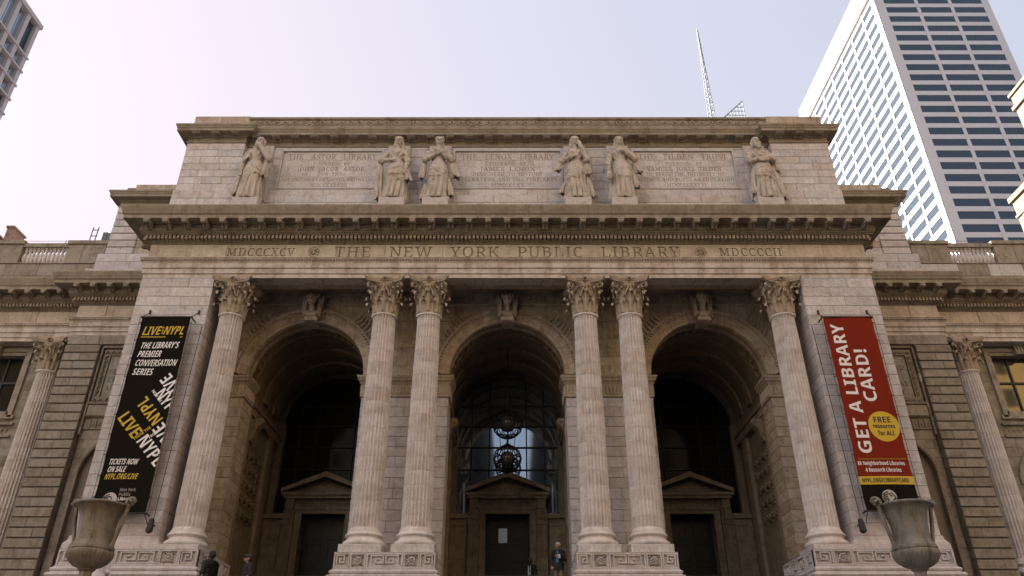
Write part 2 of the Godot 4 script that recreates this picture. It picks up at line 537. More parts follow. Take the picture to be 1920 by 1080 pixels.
const ENTAB := [[-0.6, 17.29], [0.0, 17.29], [0.0, 17.46], [0.02, 17.475], [0.05, 17.48], [0.05, 17.69], [0.075, 17.70], [0.075, 17.725], [0.09, 17.73], [0.09, 17.95], [0.10, 17.96], [0.13, 18.03], [0.17, 18.09], [0.17, 18.13], [0.21, 18.14], [0.21, 18.18], [-0.10, 18.20], [-0.10, 18.90], [0.03, 18.91], [0.05, 18.95], [0.10, 19.0], [0.12, 19.02], [0.12, 19.2], [0.33, 19.205], [0.34, 19.25], [0.40, 19.30], [0.40, 19.33], [0.44, 19.34], [0.44, 19.60], [0.95, 19.62], [0.95, 19.78], [0.97, 19.785], [1.0, 19.84], [1.01, 19.87], [1.015, 19.90], [1.05, 19.98], [1.09, 20.10], [1.10, 20.13], [1.10, 20.19], [0.0, 20.42], [-0.9, 20.45]]

func modillion_mesh() -> ArrayMesh:
	var o := B.new()
	# an S-shaped bracket under the corona, seen from the side: (depth from the wall, height)
	var out := [Vector2(0, 0.0), Vector2(0.06, -0.02), Vector2(0.14, 0.01), Vector2(0.22, 0.07), Vector2(0.32, 0.10), Vector2(0.40, 0.06), Vector2(0.46, 0.05), Vector2(0.49, 0.10), Vector2(0.49, 0.18), Vector2(0.0, 0.18)]
	var poly := PackedVector2Array(out)
	var side := Transform3D(Basis(Vector3(0, 0, 1), Vector3(0, 1, 0), Vector3(-1, 0, 0)), Vector3.ZERO)
	o.prism(poly, -0.115, 0.115, side)
	# leaf on the front, cap above
	o.box(Vector3(0, 0.215, 0.26), Vector3(0.30, 0.05, 0.52))
	for s in [-1.0, 0.0, 1.0]:
		o.tube([Vector3(s * 0.07, 0.17, 0.49), Vector3(s * 0.07, 0.10, 0.53), Vector3(s * 0.055, 0.04, 0.50), Vector3(s * 0.05, 0.05, 0.42)], [0.03, 0.042, 0.04, 0.02], 6)
	for s in [-1.0, 1.0]:
		o.tube([Vector3(s * 0.06, 0.03, 0.40), Vector3(s * 0.06, 0.05, 0.25), Vector3(s * 0.06, -0.02, 0.1)], [0.035, 0.03, 0.045], 5)
	return o.mesh()

# small repeated ornament along a line, joined: eggs (bulging) or teeth (square)
func run_of(o: B, a: Vector3, b: Vector3, pitch: float, size: Vector3, round_: bool, inset := 0.0) -> void:
	var l := a.distance_to(b) - 2 * inset
	var n := maxi(1, roundi(l / pitch))
	var dir := (b - a).normalized()
	var out := dir.cross(Vector3.UP) * -1.0
	var t := Basis(dir, Vector3.UP, dir.cross(Vector3.UP))
	for i in n:
		var p := a + dir * (inset + l * (i + 0.5) / n)
		if not round_:
			o.box(Vector3.ZERO, size, Transform3D(t, p))
		else:
			var h := size * 0.5
			var e := [p + t * Vector3(-h.x, 0, 0), p + t * Vector3(h.x, 0, 0), p + t * Vector3(0, h.y, 0), p + t * Vector3(0, -h.y, 0)]
			var f := p + t * Vector3(0, 0, h.z)
			o.tri_out(e[0], e[2], f, f - p + e[0] - p + e[2] - p); o.tri_out(e[2], e[1], f, f - p + e[1] - p + e[2] - p)
			o.tri_out(e[1], e[3], f, f - p + e[1] - p + e[3] - p); o.tri_out(e[3], e[0], f, f - p + e[0] - p + e[3] - p)

func entablature(path: Array, called: String, mods: Array, mat_low: Material) -> Node3D:
	var g := group(lib, called)
	var low := []; var high := []
	for p in ENTAB:
		if p[1] < 18.9: low.append(p)
		if p[1] >= 18.88: high.append(p)
	var b := B.new(); b.sweep(path, low); make(g, "architrave", b, mat_low)
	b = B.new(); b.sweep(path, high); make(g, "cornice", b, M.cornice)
	var teeth := B.new(); var eggs := B.new()
	for i in path.size() - 1:
		var p: Vector2 = path[i]; var q: Vector2 = path[i + 1]
		var d := (q - p).normalized(); var n := Vector2(-d.y, d.x)
		var ends := [0.0, 0.0]
		for e in [[0.21, 19.11, 0.165, Vector3(0.098, 0.165, 0.18), false], [0.09, 18.965, 0.11, Vector3(0.085, 0.08, 0.08), true], [0.375, 19.265, 0.12, Vector3(0.09, 0.085, 0.10), true], [0.99, 19.825, 0.12, Vector3(0.09, 0.07, 0.06), true], [0.16, 18.06, 0.11, Vector3(0.09, 0.11, 0.10), true], [0.08, 17.712, 0.06, Vector3(0.045, 0.03, 0.03), true]]:
			var k: float = e[0]
			# outer corners reach out, inner ones stay back
			var ext0 := 0.0; var ext1 := 0.0
			if i > 0:
				var dd: Vector2 = (p - path[i - 1]).normalized()
				ext0 = k * signf(dd.cross(d)) * -1.0
			if i < path.size() - 2:
				var dd: Vector2 = (path[i + 2] - q).normalized()
				ext1 = k * signf(d.cross(dd)) * -1.0
			var p2 := p + n * k - d * ext0; var q2 := q + n * k + d * ext1
			run_of(teeth if not e[4] else eggs, Vector3(p2.x, e[1], p2.y), Vector3(q2.x, e[1], q2.y), e[2], e[3], e[4])
	stuff(make(g, "dentils", teeth, M.modillion))
	stuff(make(g, "egg_and_dart", eggs, M.cornice))
	if not cache.has("modillion"): cache.modillion = modillion_mesh()
	for m in mods: put(g, "modillion", cache.modillion, M.modillion, Vector3(m[0], 19.385, m[1] + 0.44), m[2] if m.size() > 2 else 0.0)
	return g

# ---- the portico ---------------------------------------------------------------

func key_panel(parent: Node, x0: float, x1: float, y0: float, y1: float, kind: String, t: Transform3D) -> void:
	# one stone of the fret band: a sunk field with a raised fret or a flower; local xy with z = 0 the face
	var o := B.new()
	var g := 0.006
	var f := 0.06
	o.span(x0 + g, x1 - g, y0 + g, y1 - g, -0.25, -0.075)
	for e in [[x0 + g, x1 - g, y0 + g, y0 + f], [x0 + g, x1 - g, y1 - f, y1 - g], [x0 + g, x0 + f, y0 + f, y1 - f], [x1 - f, x1 - g, y0 + f, y1 - f]]:
		o.span(e[0], e[1], e[2], e[3], -0.2, 0.0)
	var ax := x0 + f + 0.05; var bx := x1 - f - 0.05; var ay := y0 + f + 0.03; var by := y1 - f - 0.03
	if kind == "flower":
		var c := Vector2((x0 + x1) / 2, (y0 + y1) / 2)
		var r := minf(bx - ax, by - ay) / 2
		for i in 8:
			var a := TAU * i / 8.0 + PI / 8
			var p := c + Vector2(cos(a), sin(a)) * r * 0.6
			o.tube([Vector3(p.x, p.y, -0.08), Vector3(p.x, p.y, -0.03), Vector3(p.x, p.y, 0.0)], [r * 0.33, r * 0.30, r * 0.06], 7)
		for i in 4:
			var a := TAU * i / 4.0 + PI / 4
			var p := c + Vector2(cos(a), sin(a)) * r * 1.12
			o.tube([Vector3(p.x, p.y, -0.08), Vector3(p.x, p.y, -0.025), Vector3(p.x, p.y, -0.01)], [r * 0.3, r * 0.24, 0.0], 6)
		o.tube([Vector3(c.x, c.y, -0.03), Vector3(c.x, c.y, 0.02), Vector3(c.x, c.y, 0.03)], [r * 0.25, r * 0.22, r * 0.05], 8)
	else:
		var units := [1.0, -1.0] if kind == "double" else ([1.0] if kind == "key" else [-1.0])
		var w := (bx - ax) / units.size()
		var h := by - ay
		for k in units.size():
			var line := [[0.0, 0.0], [1.0, 0.0], [1.0, 1.0], [0.24, 1.0], [0.24, 0.34], [0.68, 0.34], [0.68, 0.68], [0.5, 0.68]]
			if kind == "double": line = [[0.0, 0.0], [0.12, 0.0], [0.12, 1.0], [0.92, 1.0], [0.92, 0.3], [0.45, 0.3], [0.45, 0.66], [0.62, 0.66]]
			var last := Vector3.ZERO
			for i in line.size():
				var u: float = line[i][0]
				if units[k] < 0: u = 1.0 - u
				var p := Vector3(ax + w * k + u * w, ay + line[i][1] * h, -0.046 - 0.003 * (i % 2))
				if i > 0:
					var d := (Vector3(p.x, p.y, 0) - Vector3(last.x, last.y, 0)).normalized() * 0.0218
					o.bar(Vector3(last.x, last.y, p.z) - d, p + d, 0.044, 0.08)
				last = p
		if kind == "double": o.bar(Vector3(ax, ay, -0.054), Vector3(bx, ay, -0.054), 0.043, 0.08)
	var m := make(parent, "flower_stone" if kind == "flower" else "fret_stone", o, M.wall[rng.randi() % M.wall.size()])
	m.transform = t

func pedestal(x0: float, x1: float, zf: float, kinds: Array, flip_side: Array) -> void:
	# a dado with mouldings, a fret band of stones round it and a flat top
	var p := group(lib, "pedestal")
	var o := B.new()
	o.span(x0 + 0.2, x1 - 0.2, 3.4, 6.42, ZA + 0.2, zf - 0.2)
	make(p, "core", o, M.joint)
	o = B.new()
	var path := [Vector2(x0, ZA + 0.1), Vector2(x0, zf), Vector2(x1, zf), Vector2(x1, ZA + 0.1)]
	o.sweep(path, [[0.05, 3.4], [0.05, 5.52], [0.12, 5.54], [0.16, 5.58], [0.18, 5.63], [0.16, 5.68], [0.12, 5.71], [0.06, 5.72], [0.06, 5.76], [0.09, 5.77], [0.10, 5.82], [0.05, 5.87], [0.01, 5.89], [0.01, 5.915], [-0.1, 5.915]])
	make(p, "base_moulding", o, M.wall[0])
	o = B.new(); o.span(x0 - 0.003, x1 + 0.003, 6.428, 6.45, ZA + 0.1, zf + 0.003)
	make(p, "top_slab", o, M.wall[3])
	var total := 0.0
	for k in kinds: total += 2.3 if k == "double" else 1.0
	var u := (x1 - x0) / total
	var x := x0
	for k in kinds:
		var w: float = u * (2.3 if k == "double" else 1.0)
		key_panel(p, x, x + w, 5.915, 6.428, k, Transform3D(Basis(), Vector3(0, 0, zf)))
		x += w
	# the returns
	for s in flip_side:
		var depth := zf - ZA - 0.42
		var n := maxi(1, roundi(depth / 0.68))
		for i in n:
			var w := depth / n
			var t := Transform3D(Basis(Vector3.UP, PI / 2 * s), Vector3(x1 if s > 0 else x0, 0, zf - 0.262))
			var a := i * w + (0.0 if i else 0.0)
			if s > 0: key_panel(p, a, a + w, 5.915, 6.428, "key" if i % 2 == 0 else "flower", t)
			else: key_panel(p, -a - w, -a, 5.915, 6.428, "back" if i % 2 == 0 else "flower", t)

func arch_poly(cx: float, cy: float, r: float, n := 48) -> PackedVector2Array:
	var p := PackedVector2Array()
	for i in n + 1:
		var a := PI * i / n
		p.append(Vector2(cx + cos(a) * r, cy + sin(a) * r))
	p.append(Vector2(cx - r, cy - 12)); p.append(Vector2(cx + r, cy - 12))
	return p

# a profile of (radius offset, z) carried round half a circle
func arc_sweep(o: B, cx: float, cy: float, r: float, prof: Array, a0 := 0.0, a1 := PI, n := 40) -> void:
	for k in prof.size() - 1:
		var rows := []
		for e in [prof[k], prof[k + 1]]:
			var line := PackedVector3Array()
			for i in n + 1:
				var a := lerpf(a0, a1, i / float(n))
				line.append(Vector3(cx + cos(a) * (r + e[0]), cy + sin(a) * (r + e[0]), e[1]))
			rows.append(line)
		o.sheet(rows, false, true)

const SPR := 14.05
const AR := 2.42

func bust_mesh() -> ArrayMesh:
	# a helmeted head on a curved bracket, about a metre and a half tall; y = 0 its foot, z = 0 the wall
	var bones := [
		[Vector3(0, 0.96, 0.40), Vector3(0, 1.10, 0.38), 0.185, 0.20, 1.05],
		[Vector3(0, 0.80, 0.46), Vector3(0, 0.90, 0.46), 0.10, 0.15, 1.0],
		[Vector3(0, 0.55, 0.20), Vector3(0, 0.80, 0.32), 0.12, 0.10, 1.0],
		[Vector3(-0.24, 0.44, 0.16), Vector3(0.24, 0.44, 0.16), 0.12, 0.12, 1.0],
		[Vector3(-0.14, 0.34, 0.28), Vector3(0.14, 0.34, 0.28), 0.11, 0.11, 1.0],
		[Vector3(0, 0.99, 0.60), Vector3(0, 0.90, 0.655), 0.03, 0.045, 1.0],
		[Vector3(-0.06, 0.79, 0.575), Vector3(0.06, 0.79, 0.575), 0.022, 0.022, 1.0],
		[Vector3(-0.17, 1.20, 0.36), Vector3(0.17, 1.20, 0.36), 0.10, 0.10, 1.3],
		[Vector3(0, 1.26, 0.34), Vector3(0, 1.46, 0.26), 0.17, 0.04, 1.0],
		[Vector3(-0.27, 1.12, 0.20), Vector3(-0.30, 0.55, 0.20), 0.07, 0.05, 1.0],
		[Vector3(0.27, 1.12, 0.20), Vector3(0.30, 0.55, 0.20), 0.07, 0.05, 1.0],
		[Vector3(-0.22, 0.12, 0.22), Vector3(-0.22, 0.18, 0.22), 0.09, 0.09, 1.0],
		[Vector3(0.22, 0.12, 0.22), Vector3(0.22, 0.18, 0.22), 0.09, 0.09, 1.0],
		[Vector3(-0.1, 0.16, 0.2), Vector3(0.1, 0.16, 0.2), 0.1, 0.1, 1.0]]
	return nets(bones, 0.024, 0.03, func(p: Vector3) -> float:
		var d := 0.0
		if p.z > 0.5:
			if absf(p.y - 1.0) < 0.04 and absf(absf(p.x) - 0.085) < 0.045: d += 0.045
			if absf(p.y - 0.845) < 0.012 and absf(p.x) < 0.07: d += 0.025
		elif p.y > 1.15: d += 0.02 * sin(p.x * 40.0)
		return d)

func arch_bay(cx: float) -> void:
	var g := group(lib, "arch")
	# voussoirs of the archivolt
	var nv := 19
	for i in nv:
		if i == nv / 2: continue
		var a0 := PI * i / nv + 0.002; var a1 := PI * (i + 1) / nv - 0.002
		var o := B.new()
		arc_sweep(o, cx, SPR, AR, [[0.0, ZA - 0.6], [0.0, ZA + 0.10], [0.16, ZA + 0.10], [0.165, ZA + 0.13], [0.34, ZA + 0.13], [0.35, ZA + 0.16], [0.38, ZA + 0.18], [0.48, ZA + 0.24], [0.50, ZA + 0.28], [0.56, ZA + 0.28], [0.57, ZA - 0.05]], a0, a1, 5)
		for a in [a0, a1]:
			o.prism(PackedVector2Array([Vector2(cos(a), sin(a)) * AR, Vector2(cos(a), sin(a)) * (AR + 0.55), Vector2(cos(a + 0.001), sin(a + 0.001)) * (AR + 0.55), Vector2(cos(a + 0.001), sin(a + 0.001)) * AR]), ZA - 0.05, ZA + 0.10, Transform3D(Basis(), Vector3(cx, SPR, 0)))
		make(g, "voussoir", o, M.warm[rng.randi() % 5])
	var eggs := B.new()
	for i in 62:
		var a := PI * (i + 0.5) / 62
		var c := Vector3(cx + cos(a) * (AR + 0.435), SPR + sin(a) * (AR + 0.435), ZA + 0.235)
		eggs.box(Vector3.ZERO, Vector3(0.085, 0.085, 0.10), Transform3D(Basis(Vector3(0, 0, 1), a), c))
	stuff(make(g, "egg_and_dart", eggs, M.warm[1]))
	# keystone with a bust
	var k := B.new()
	k.prism(PackedVector2Array([Vector2(-0.26, -0.12), Vector2(0.26, -0.12), Vector2(0.36, 1.05), Vector2(-0.36, 1.05)]), -0.3, 0.34, Transform3D(Basis(), Vector3(cx, SPR + AR, ZA)))
	for s in [-1.0, 1.0]:
		k.prism(PackedVector2Array([Vector2(0.30 * s, 0.1), Vector2(0.38 * s, 0.1), Vector2(0.46 * s, 1.1), Vector2(0.38 * s, 1.1)]), -0.1, 0.46, Transform3D(Basis(), Vector3(cx, SPR + AR, ZA)))
	make(g, "keystone", k, M.warm[0])
	if not cache.has("bust"): cache.bust = bust_mesh()
	put(g, "keystone_bust", cache.bust, M.statue, Vector3(cx, SPR + AR - 0.16, ZA + 0.22))
	# soffit of the arch: sunk panels with bosses
	var o := B.new()
	arc_sweep(o, cx, SPR, AR + 0.06, [[0.0, ZA - 0.1], [0.0, ZA - 1.25]])
	make(g, "arch_soffit", o, M.inner[1])
	var ribs := B.new()
	for z in [-0.14, -1.16]: arc_sweep(ribs, cx, SPR, AR, [[0.06, ZA + z], [0.0, ZA + z], [0.0, ZA + z - 0.16], [0.06, ZA + z - 0.16]])
	for i in 22:
		var a := PI * i / 21
		ribs.box(Vector3(AR + 0.03, 0, ZA - 0.7), Vector3(0.06, 0.11, 0.9), Transform3D(Basis(Vector3(0, 0, 1), a), Vector3(cx, SPR, 0)))
	make(g, "soffit_ribs", ribs, M.inner[1])
	for i in 21:
		var a := PI * (i + 0.5) / 21
		var b := B.new()
		var t := Transform3D(Basis(Vector3(0, 0, 1), a + PI / 2), Vector3(cx + cos(a) * (AR + 0.06), SPR + sin(a) * (AR + 0.06), ZA - 0.7))
		for j in 6:
			var q := TAU * j / 6
			var c := Vector3(cos(q) * 0.09, 0, sin(q) * 0.09)
			b.tube([c, c + Vector3(0, 0.035, 0), c + Vector3(0, 0.05, 0)], [0.06, 0.05, 0.0], 5)
		var r := make(g, "soffit_rosette", b, M.inner[0])
		r.transform = t
	# jambs below the springing inside the arch, then the vestibule
	vestibule(cx, g)

func impost(path: Array, side: float) -> void:
	var o := B.new()
	o.sweep(path, [[0.0, 13.06], [0.05, 13.07], [0.06, 13.11], [0.04, 13.14], [0.04, 13.62], [0.06, 13.63], [0.09, 13.70], [0.14, 13.76], [0.16, 13.77], [0.16, 13.84], [0.19, 13.86], [0.22, 13.93], [0.22, 13.97], [-0.05, 14.0]], side)
	var i := make(lib, "impost", o, M.warm[1])
	var t := B.new()
	for k in path.size() - 1:
		var p: Vector2 = path[k]; var q: Vector2 = path[k + 1]
		var d := (q - p).normalized(); var n := Vector2(-d.y, d.x) * side * 0.05
		if side > 0: run_of(t, Vector3(p.x + n.x, 13.38, p.y + n.y), Vector3(q.x + n.x, 13.38, q.y + n.y), 0.15, Vector3(0.07, 0.36, 0.05), false)
		else: run_of(t, Vector3(q.x + n.x, 13.38, q.y + n.y), Vector3(p.x + n.x, 13.38, p.y + n.y), 0.15, Vector3(0.07, 0.36, 0.05), false)
	stuff(make(i, "leaf_band", t, M.warm[2]))

func vestibule(cx: float, g: Node3D) -> void:
	var vr := 2.72
	var z0 := ZA - 1.25
	# barrel vault and the walls that carry it
	var o := B.new()
	arc_sweep(o, cx, SPR, vr, [[-0.3, z0 + 0.0], [0.0, z0 - 0.002], [0.0, ZV]])
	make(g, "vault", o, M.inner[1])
	for z in [z0 - 0.5, z0 - 2.0, z0 - 3.5]:
		var rib := B.new()
		arc_sweep(rib, cx, SPR, vr, [[0.0, z], [-0.12, z], [-0.12, z - 0.5], [0.0, z - 0.5]])
		make(g, "vault_rib", rib, M.inner[0])
	for s in [-1.0, 1.0]:
		var x: float = cx + vr * s
		o = B.new()
		o.span(x, x + 0.25 * s, F0, SPR, z0, ZV)
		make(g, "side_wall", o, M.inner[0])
		# pilaster strips, a panel with a pierced pattern and a console under the vault
		o = B.new()
		for z in [z0 - 0.12, z0 - 3.4]: o.span(x - 0.16 * s, x, F0, 12.9, z, z - 0.55)
		o.span(x - 0.10 * s, x, F0, 6.5, z0, ZV)
		o.span(x - 0.22 * s, x, 12.9, 13.25, z0, ZV); o.span(x - 0.30 * s, x, 13.25, 13.42, z0, ZV)
		make(g, "side_mouldings", o, M.inner[2])
		o = B.new()
		for i in 5:
			for j in 3:
				var c := Vector3(x - 0.03 * s, 8.9 + i * 0.62, z0 - 1.35 - j * 0.62)
				o.box(c, Vector3(0.09, 0.09, 0.80), Transform3D(Basis(), Vector3.ZERO))
				for q in [-1.0, 1.0]: o.box(Vector3.ZERO, Vector3(0.07, 0.55, 0.08), Transform3D(Basis(Vector3(1, 0, 0), PI / 4 * q), c))
		make(g, "carved_grille", o, M.inner[1])
		o = B.new()
		var cons := PackedVector2Array([Vector2(0, 1.0), Vector2(0.55, 1.0), Vector2(0.6, 0.85), Vector2(0.5, 0.7), Vector2(0.3, 0.5), Vector2(0.26, 0.2), Vector2(0.16, 0.02), Vector2(0, 0)])
		var t := Transform3D(Basis(Vector3(-s, 0, 0), Vector3.UP, Vector3(0, 0, -s)), Vector3(x, 11.9, z0 - 1.0))
		o.prism(cons, -0.2, 0.2, t)
		for q in [-0.2, 0.2]:
			var pts := []
			for i in 12:
				var a := i / 11.0 * TAU * 1.2
				pts.append(t * Vector3(0.36 + cos(a) * 0.16 * (1 - i / 14.0), 0.74 + sin(a) * 0.16 * (1 - i / 14.0), q))
			o.tube(pts, [0.035], 5)
		make(g, "console", o, M.inner[2])
	# the door wall: stone surround, window above
	door_wall(cx, g, vr)

func door_wall(cx: float, g: Node3D, vr: float) -> void:
	var w := group(lib, "doorway", Vector3(cx, 0, ZV))
	var dt := 9.71; var dw := 1.0
	var o := B.new()
	# flank walls of stones
	for s in [-1.0, 1.0]:
		for r in 5:
			var h := (9.5 - F0) / 5
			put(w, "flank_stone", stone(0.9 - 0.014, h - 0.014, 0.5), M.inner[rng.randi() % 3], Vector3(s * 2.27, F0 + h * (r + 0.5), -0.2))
		o = B.new()
		o.span(s * 1.95, s * 2.6, 6.1, 9.15, 0.05, 0.075)
		for e in [[1.9, 1.98], [2.57, 2.65]]: o.span(s * e[0], s * e[1], 6.0, 9.25, 0.04, 0.11)
		o.span(s * 1.9, s * 2.65, 9.17, 9.25, 0.04, 0.112); o.span(s * 1.9, s * 2.65, 6.0, 6.08, 0.04, 0.112)
		o.span(s * 1.82, s * 2.72, 9.5, 9.72, 0.0, 0.18)
		make(w, "flank_panel", o, M.inner[0])
		# architrave strip beside the door, pilaster and its bracket
		o = B.new()
		o.span(s * 1.0, s * 1.12, F0, dt, -0.1, 0.10); o.span(s * 1.12, s * 1.28, F0, dt, -0.1, 0.15)
		make(w, "door_casing", o, M.inner[2])
		o = B.new()
		o.span(s * 1.30, s * 1.80, F0, 9.9, -0.1, 0.22)
		o.span(s * 1.27, s * 1.83, 9.2, 9.32, -0.1, 0.27); o.span(s * 1.27, s * 1.83, F0, 6.0, -0.1, 0.27)
		o.span(s * 1.36, s * 1.74, 9.9, 10.35, -0.1, 0.34); o.span(s * 1.42, s * 1.68, 9.45, 9.9, -0.1, 0.30)
		make(w, "door_pilaster", o, M.inner[1])
	o = B.new()
	o.span(-1.28, 1.28, dt, dt + 0.16, -0.1, 0.13); o.span(-1.28, 1.28, dt + 0.16, dt + 0.24, -0.1, 0.18)
	o.span(-1.36, 1.36, dt + 0.24, 10.35, -0.1, 0.10)
	make(w, "lintel", o, M.inner[0])
	for i in 7:
		o = B.new()
		var c := Vector3(-1.02 + i * 0.34, 10.14, 0.10)
		for j in 6: o.tube([c + Vector3(cos(TAU * j / 6) * 0.075, sin(TAU * j / 6) * 0.075, 0), c + Vector3(cos(TAU * j / 6) * 0.075, sin(TAU * j / 6) * 0.075, 0.035)], [0.055, 0.02], 5)
		make(w, "lintel_rosette", o, M.inner[2])
	# pediment
	o = B.new()
	o.span(-1.84, 1.84, 10.35, 10.47, -0.1, 0.42); o.span(-1.92, 1.92, 10.47, 10.60, -0.1, 0.52)
	for s in [-1.0, 1.0]:
		o.prism(PackedVector2Array([Vector2(s * 1.96, 10.602), Vector2(s * 1.96, 10.77), Vector2(0, 11.55), Vector2(0, 11.30)]), -0.1, 0.56)
		o.prism(PackedVector2Array([Vector2(s * 1.80, 10.602), Vector2(s * 1.55, 10.66), Vector2(0, 11.32), Vector2(0, 11.18)]), -0.1, 0.46)
	make(w, "pediment", o, M.inner[2])
	o = B.new()
	o.prism(PackedVector2Array([Vector2(-1.7, 10.6), Vector2(1.7, 10.6), Vector2(0, 11.28)]), -0.1, 0.2)
	make(w, "tympanum", o, M.inner[1])
	# doors standing in shade behind the frame
	var leaf := B.new()
	leaf.span(-1.0, 1.0, F0, dt, -0.75, -0.66)
	for e in [-1.0, 1.0]:
		for r in 4:
			var y := F0 + 0.2 + r * 0.97
			leaf.span(e * 0.14, e * 0.86, y, y + 0.08, -0.66, -0.62); leaf.span(e * 0.14, e * 0.86, y + 0.75, y + 0.83, -0.66, -0.62)
			leaf.span(e * 0.14, e * 0.22, y + 0.08, y + 0.75, -0.66, -0.62); leaf.span(e * 0.78, e * 0.86, y + 0.08, y + 0.75, -0.66, -0.62)
	make(w, "door", leaf, M.bronze)
	if cx == 0.0:
		o = B.new(); o.span(-0.42, -0.02, 8.55, 9.2, -0.62, -0.60)
		make(w, "door_pane", o, M.wing_glass)
	# the great window over the door
	o = B.new()
	var poly := arch_poly(0, SPR, vr - 0.15)
	var lower := PackedVector2Array([Vector2(-9, -9), Vector2(9, -9), Vector2(9, 9.74), Vector2(-9, 9.74)])
	for q in Geometry2D.clip_polygons(poly, lower): o.prism(q, -0.6, -0.55)
	make(w, "window_glass", o, M.glass if cx == 0.0 else M.dim_glass)
	o = B.new()
	for x in [-1.75, -0.9, 0.9, 1.75]: o.span(x - 0.03, x + 0.03, 9.7, SPR + sqrt(maxf(0, 6.4 - x * x)), -0.55, -0.45)
	for y in [11.9, 13.0, 14.05, 15.1]:
		var hx := 2.6 if y < SPR else sqrt(maxf(0.0, 6.5 - (y - SPR) * (y - SPR)))
		o.span(-hx, hx, y - 0.025, y + 0.025, -0.552, -0.46)
	make(w, "window_bars", o, M.iron)
	for s in [-1.0, 1.0]:
		o = B.new()
		o.span(s * 2.42, s * 2.75, 9.5, SPR, -0.55, -0.2)
		make(w, "window_jamb", o, M.inner[1])

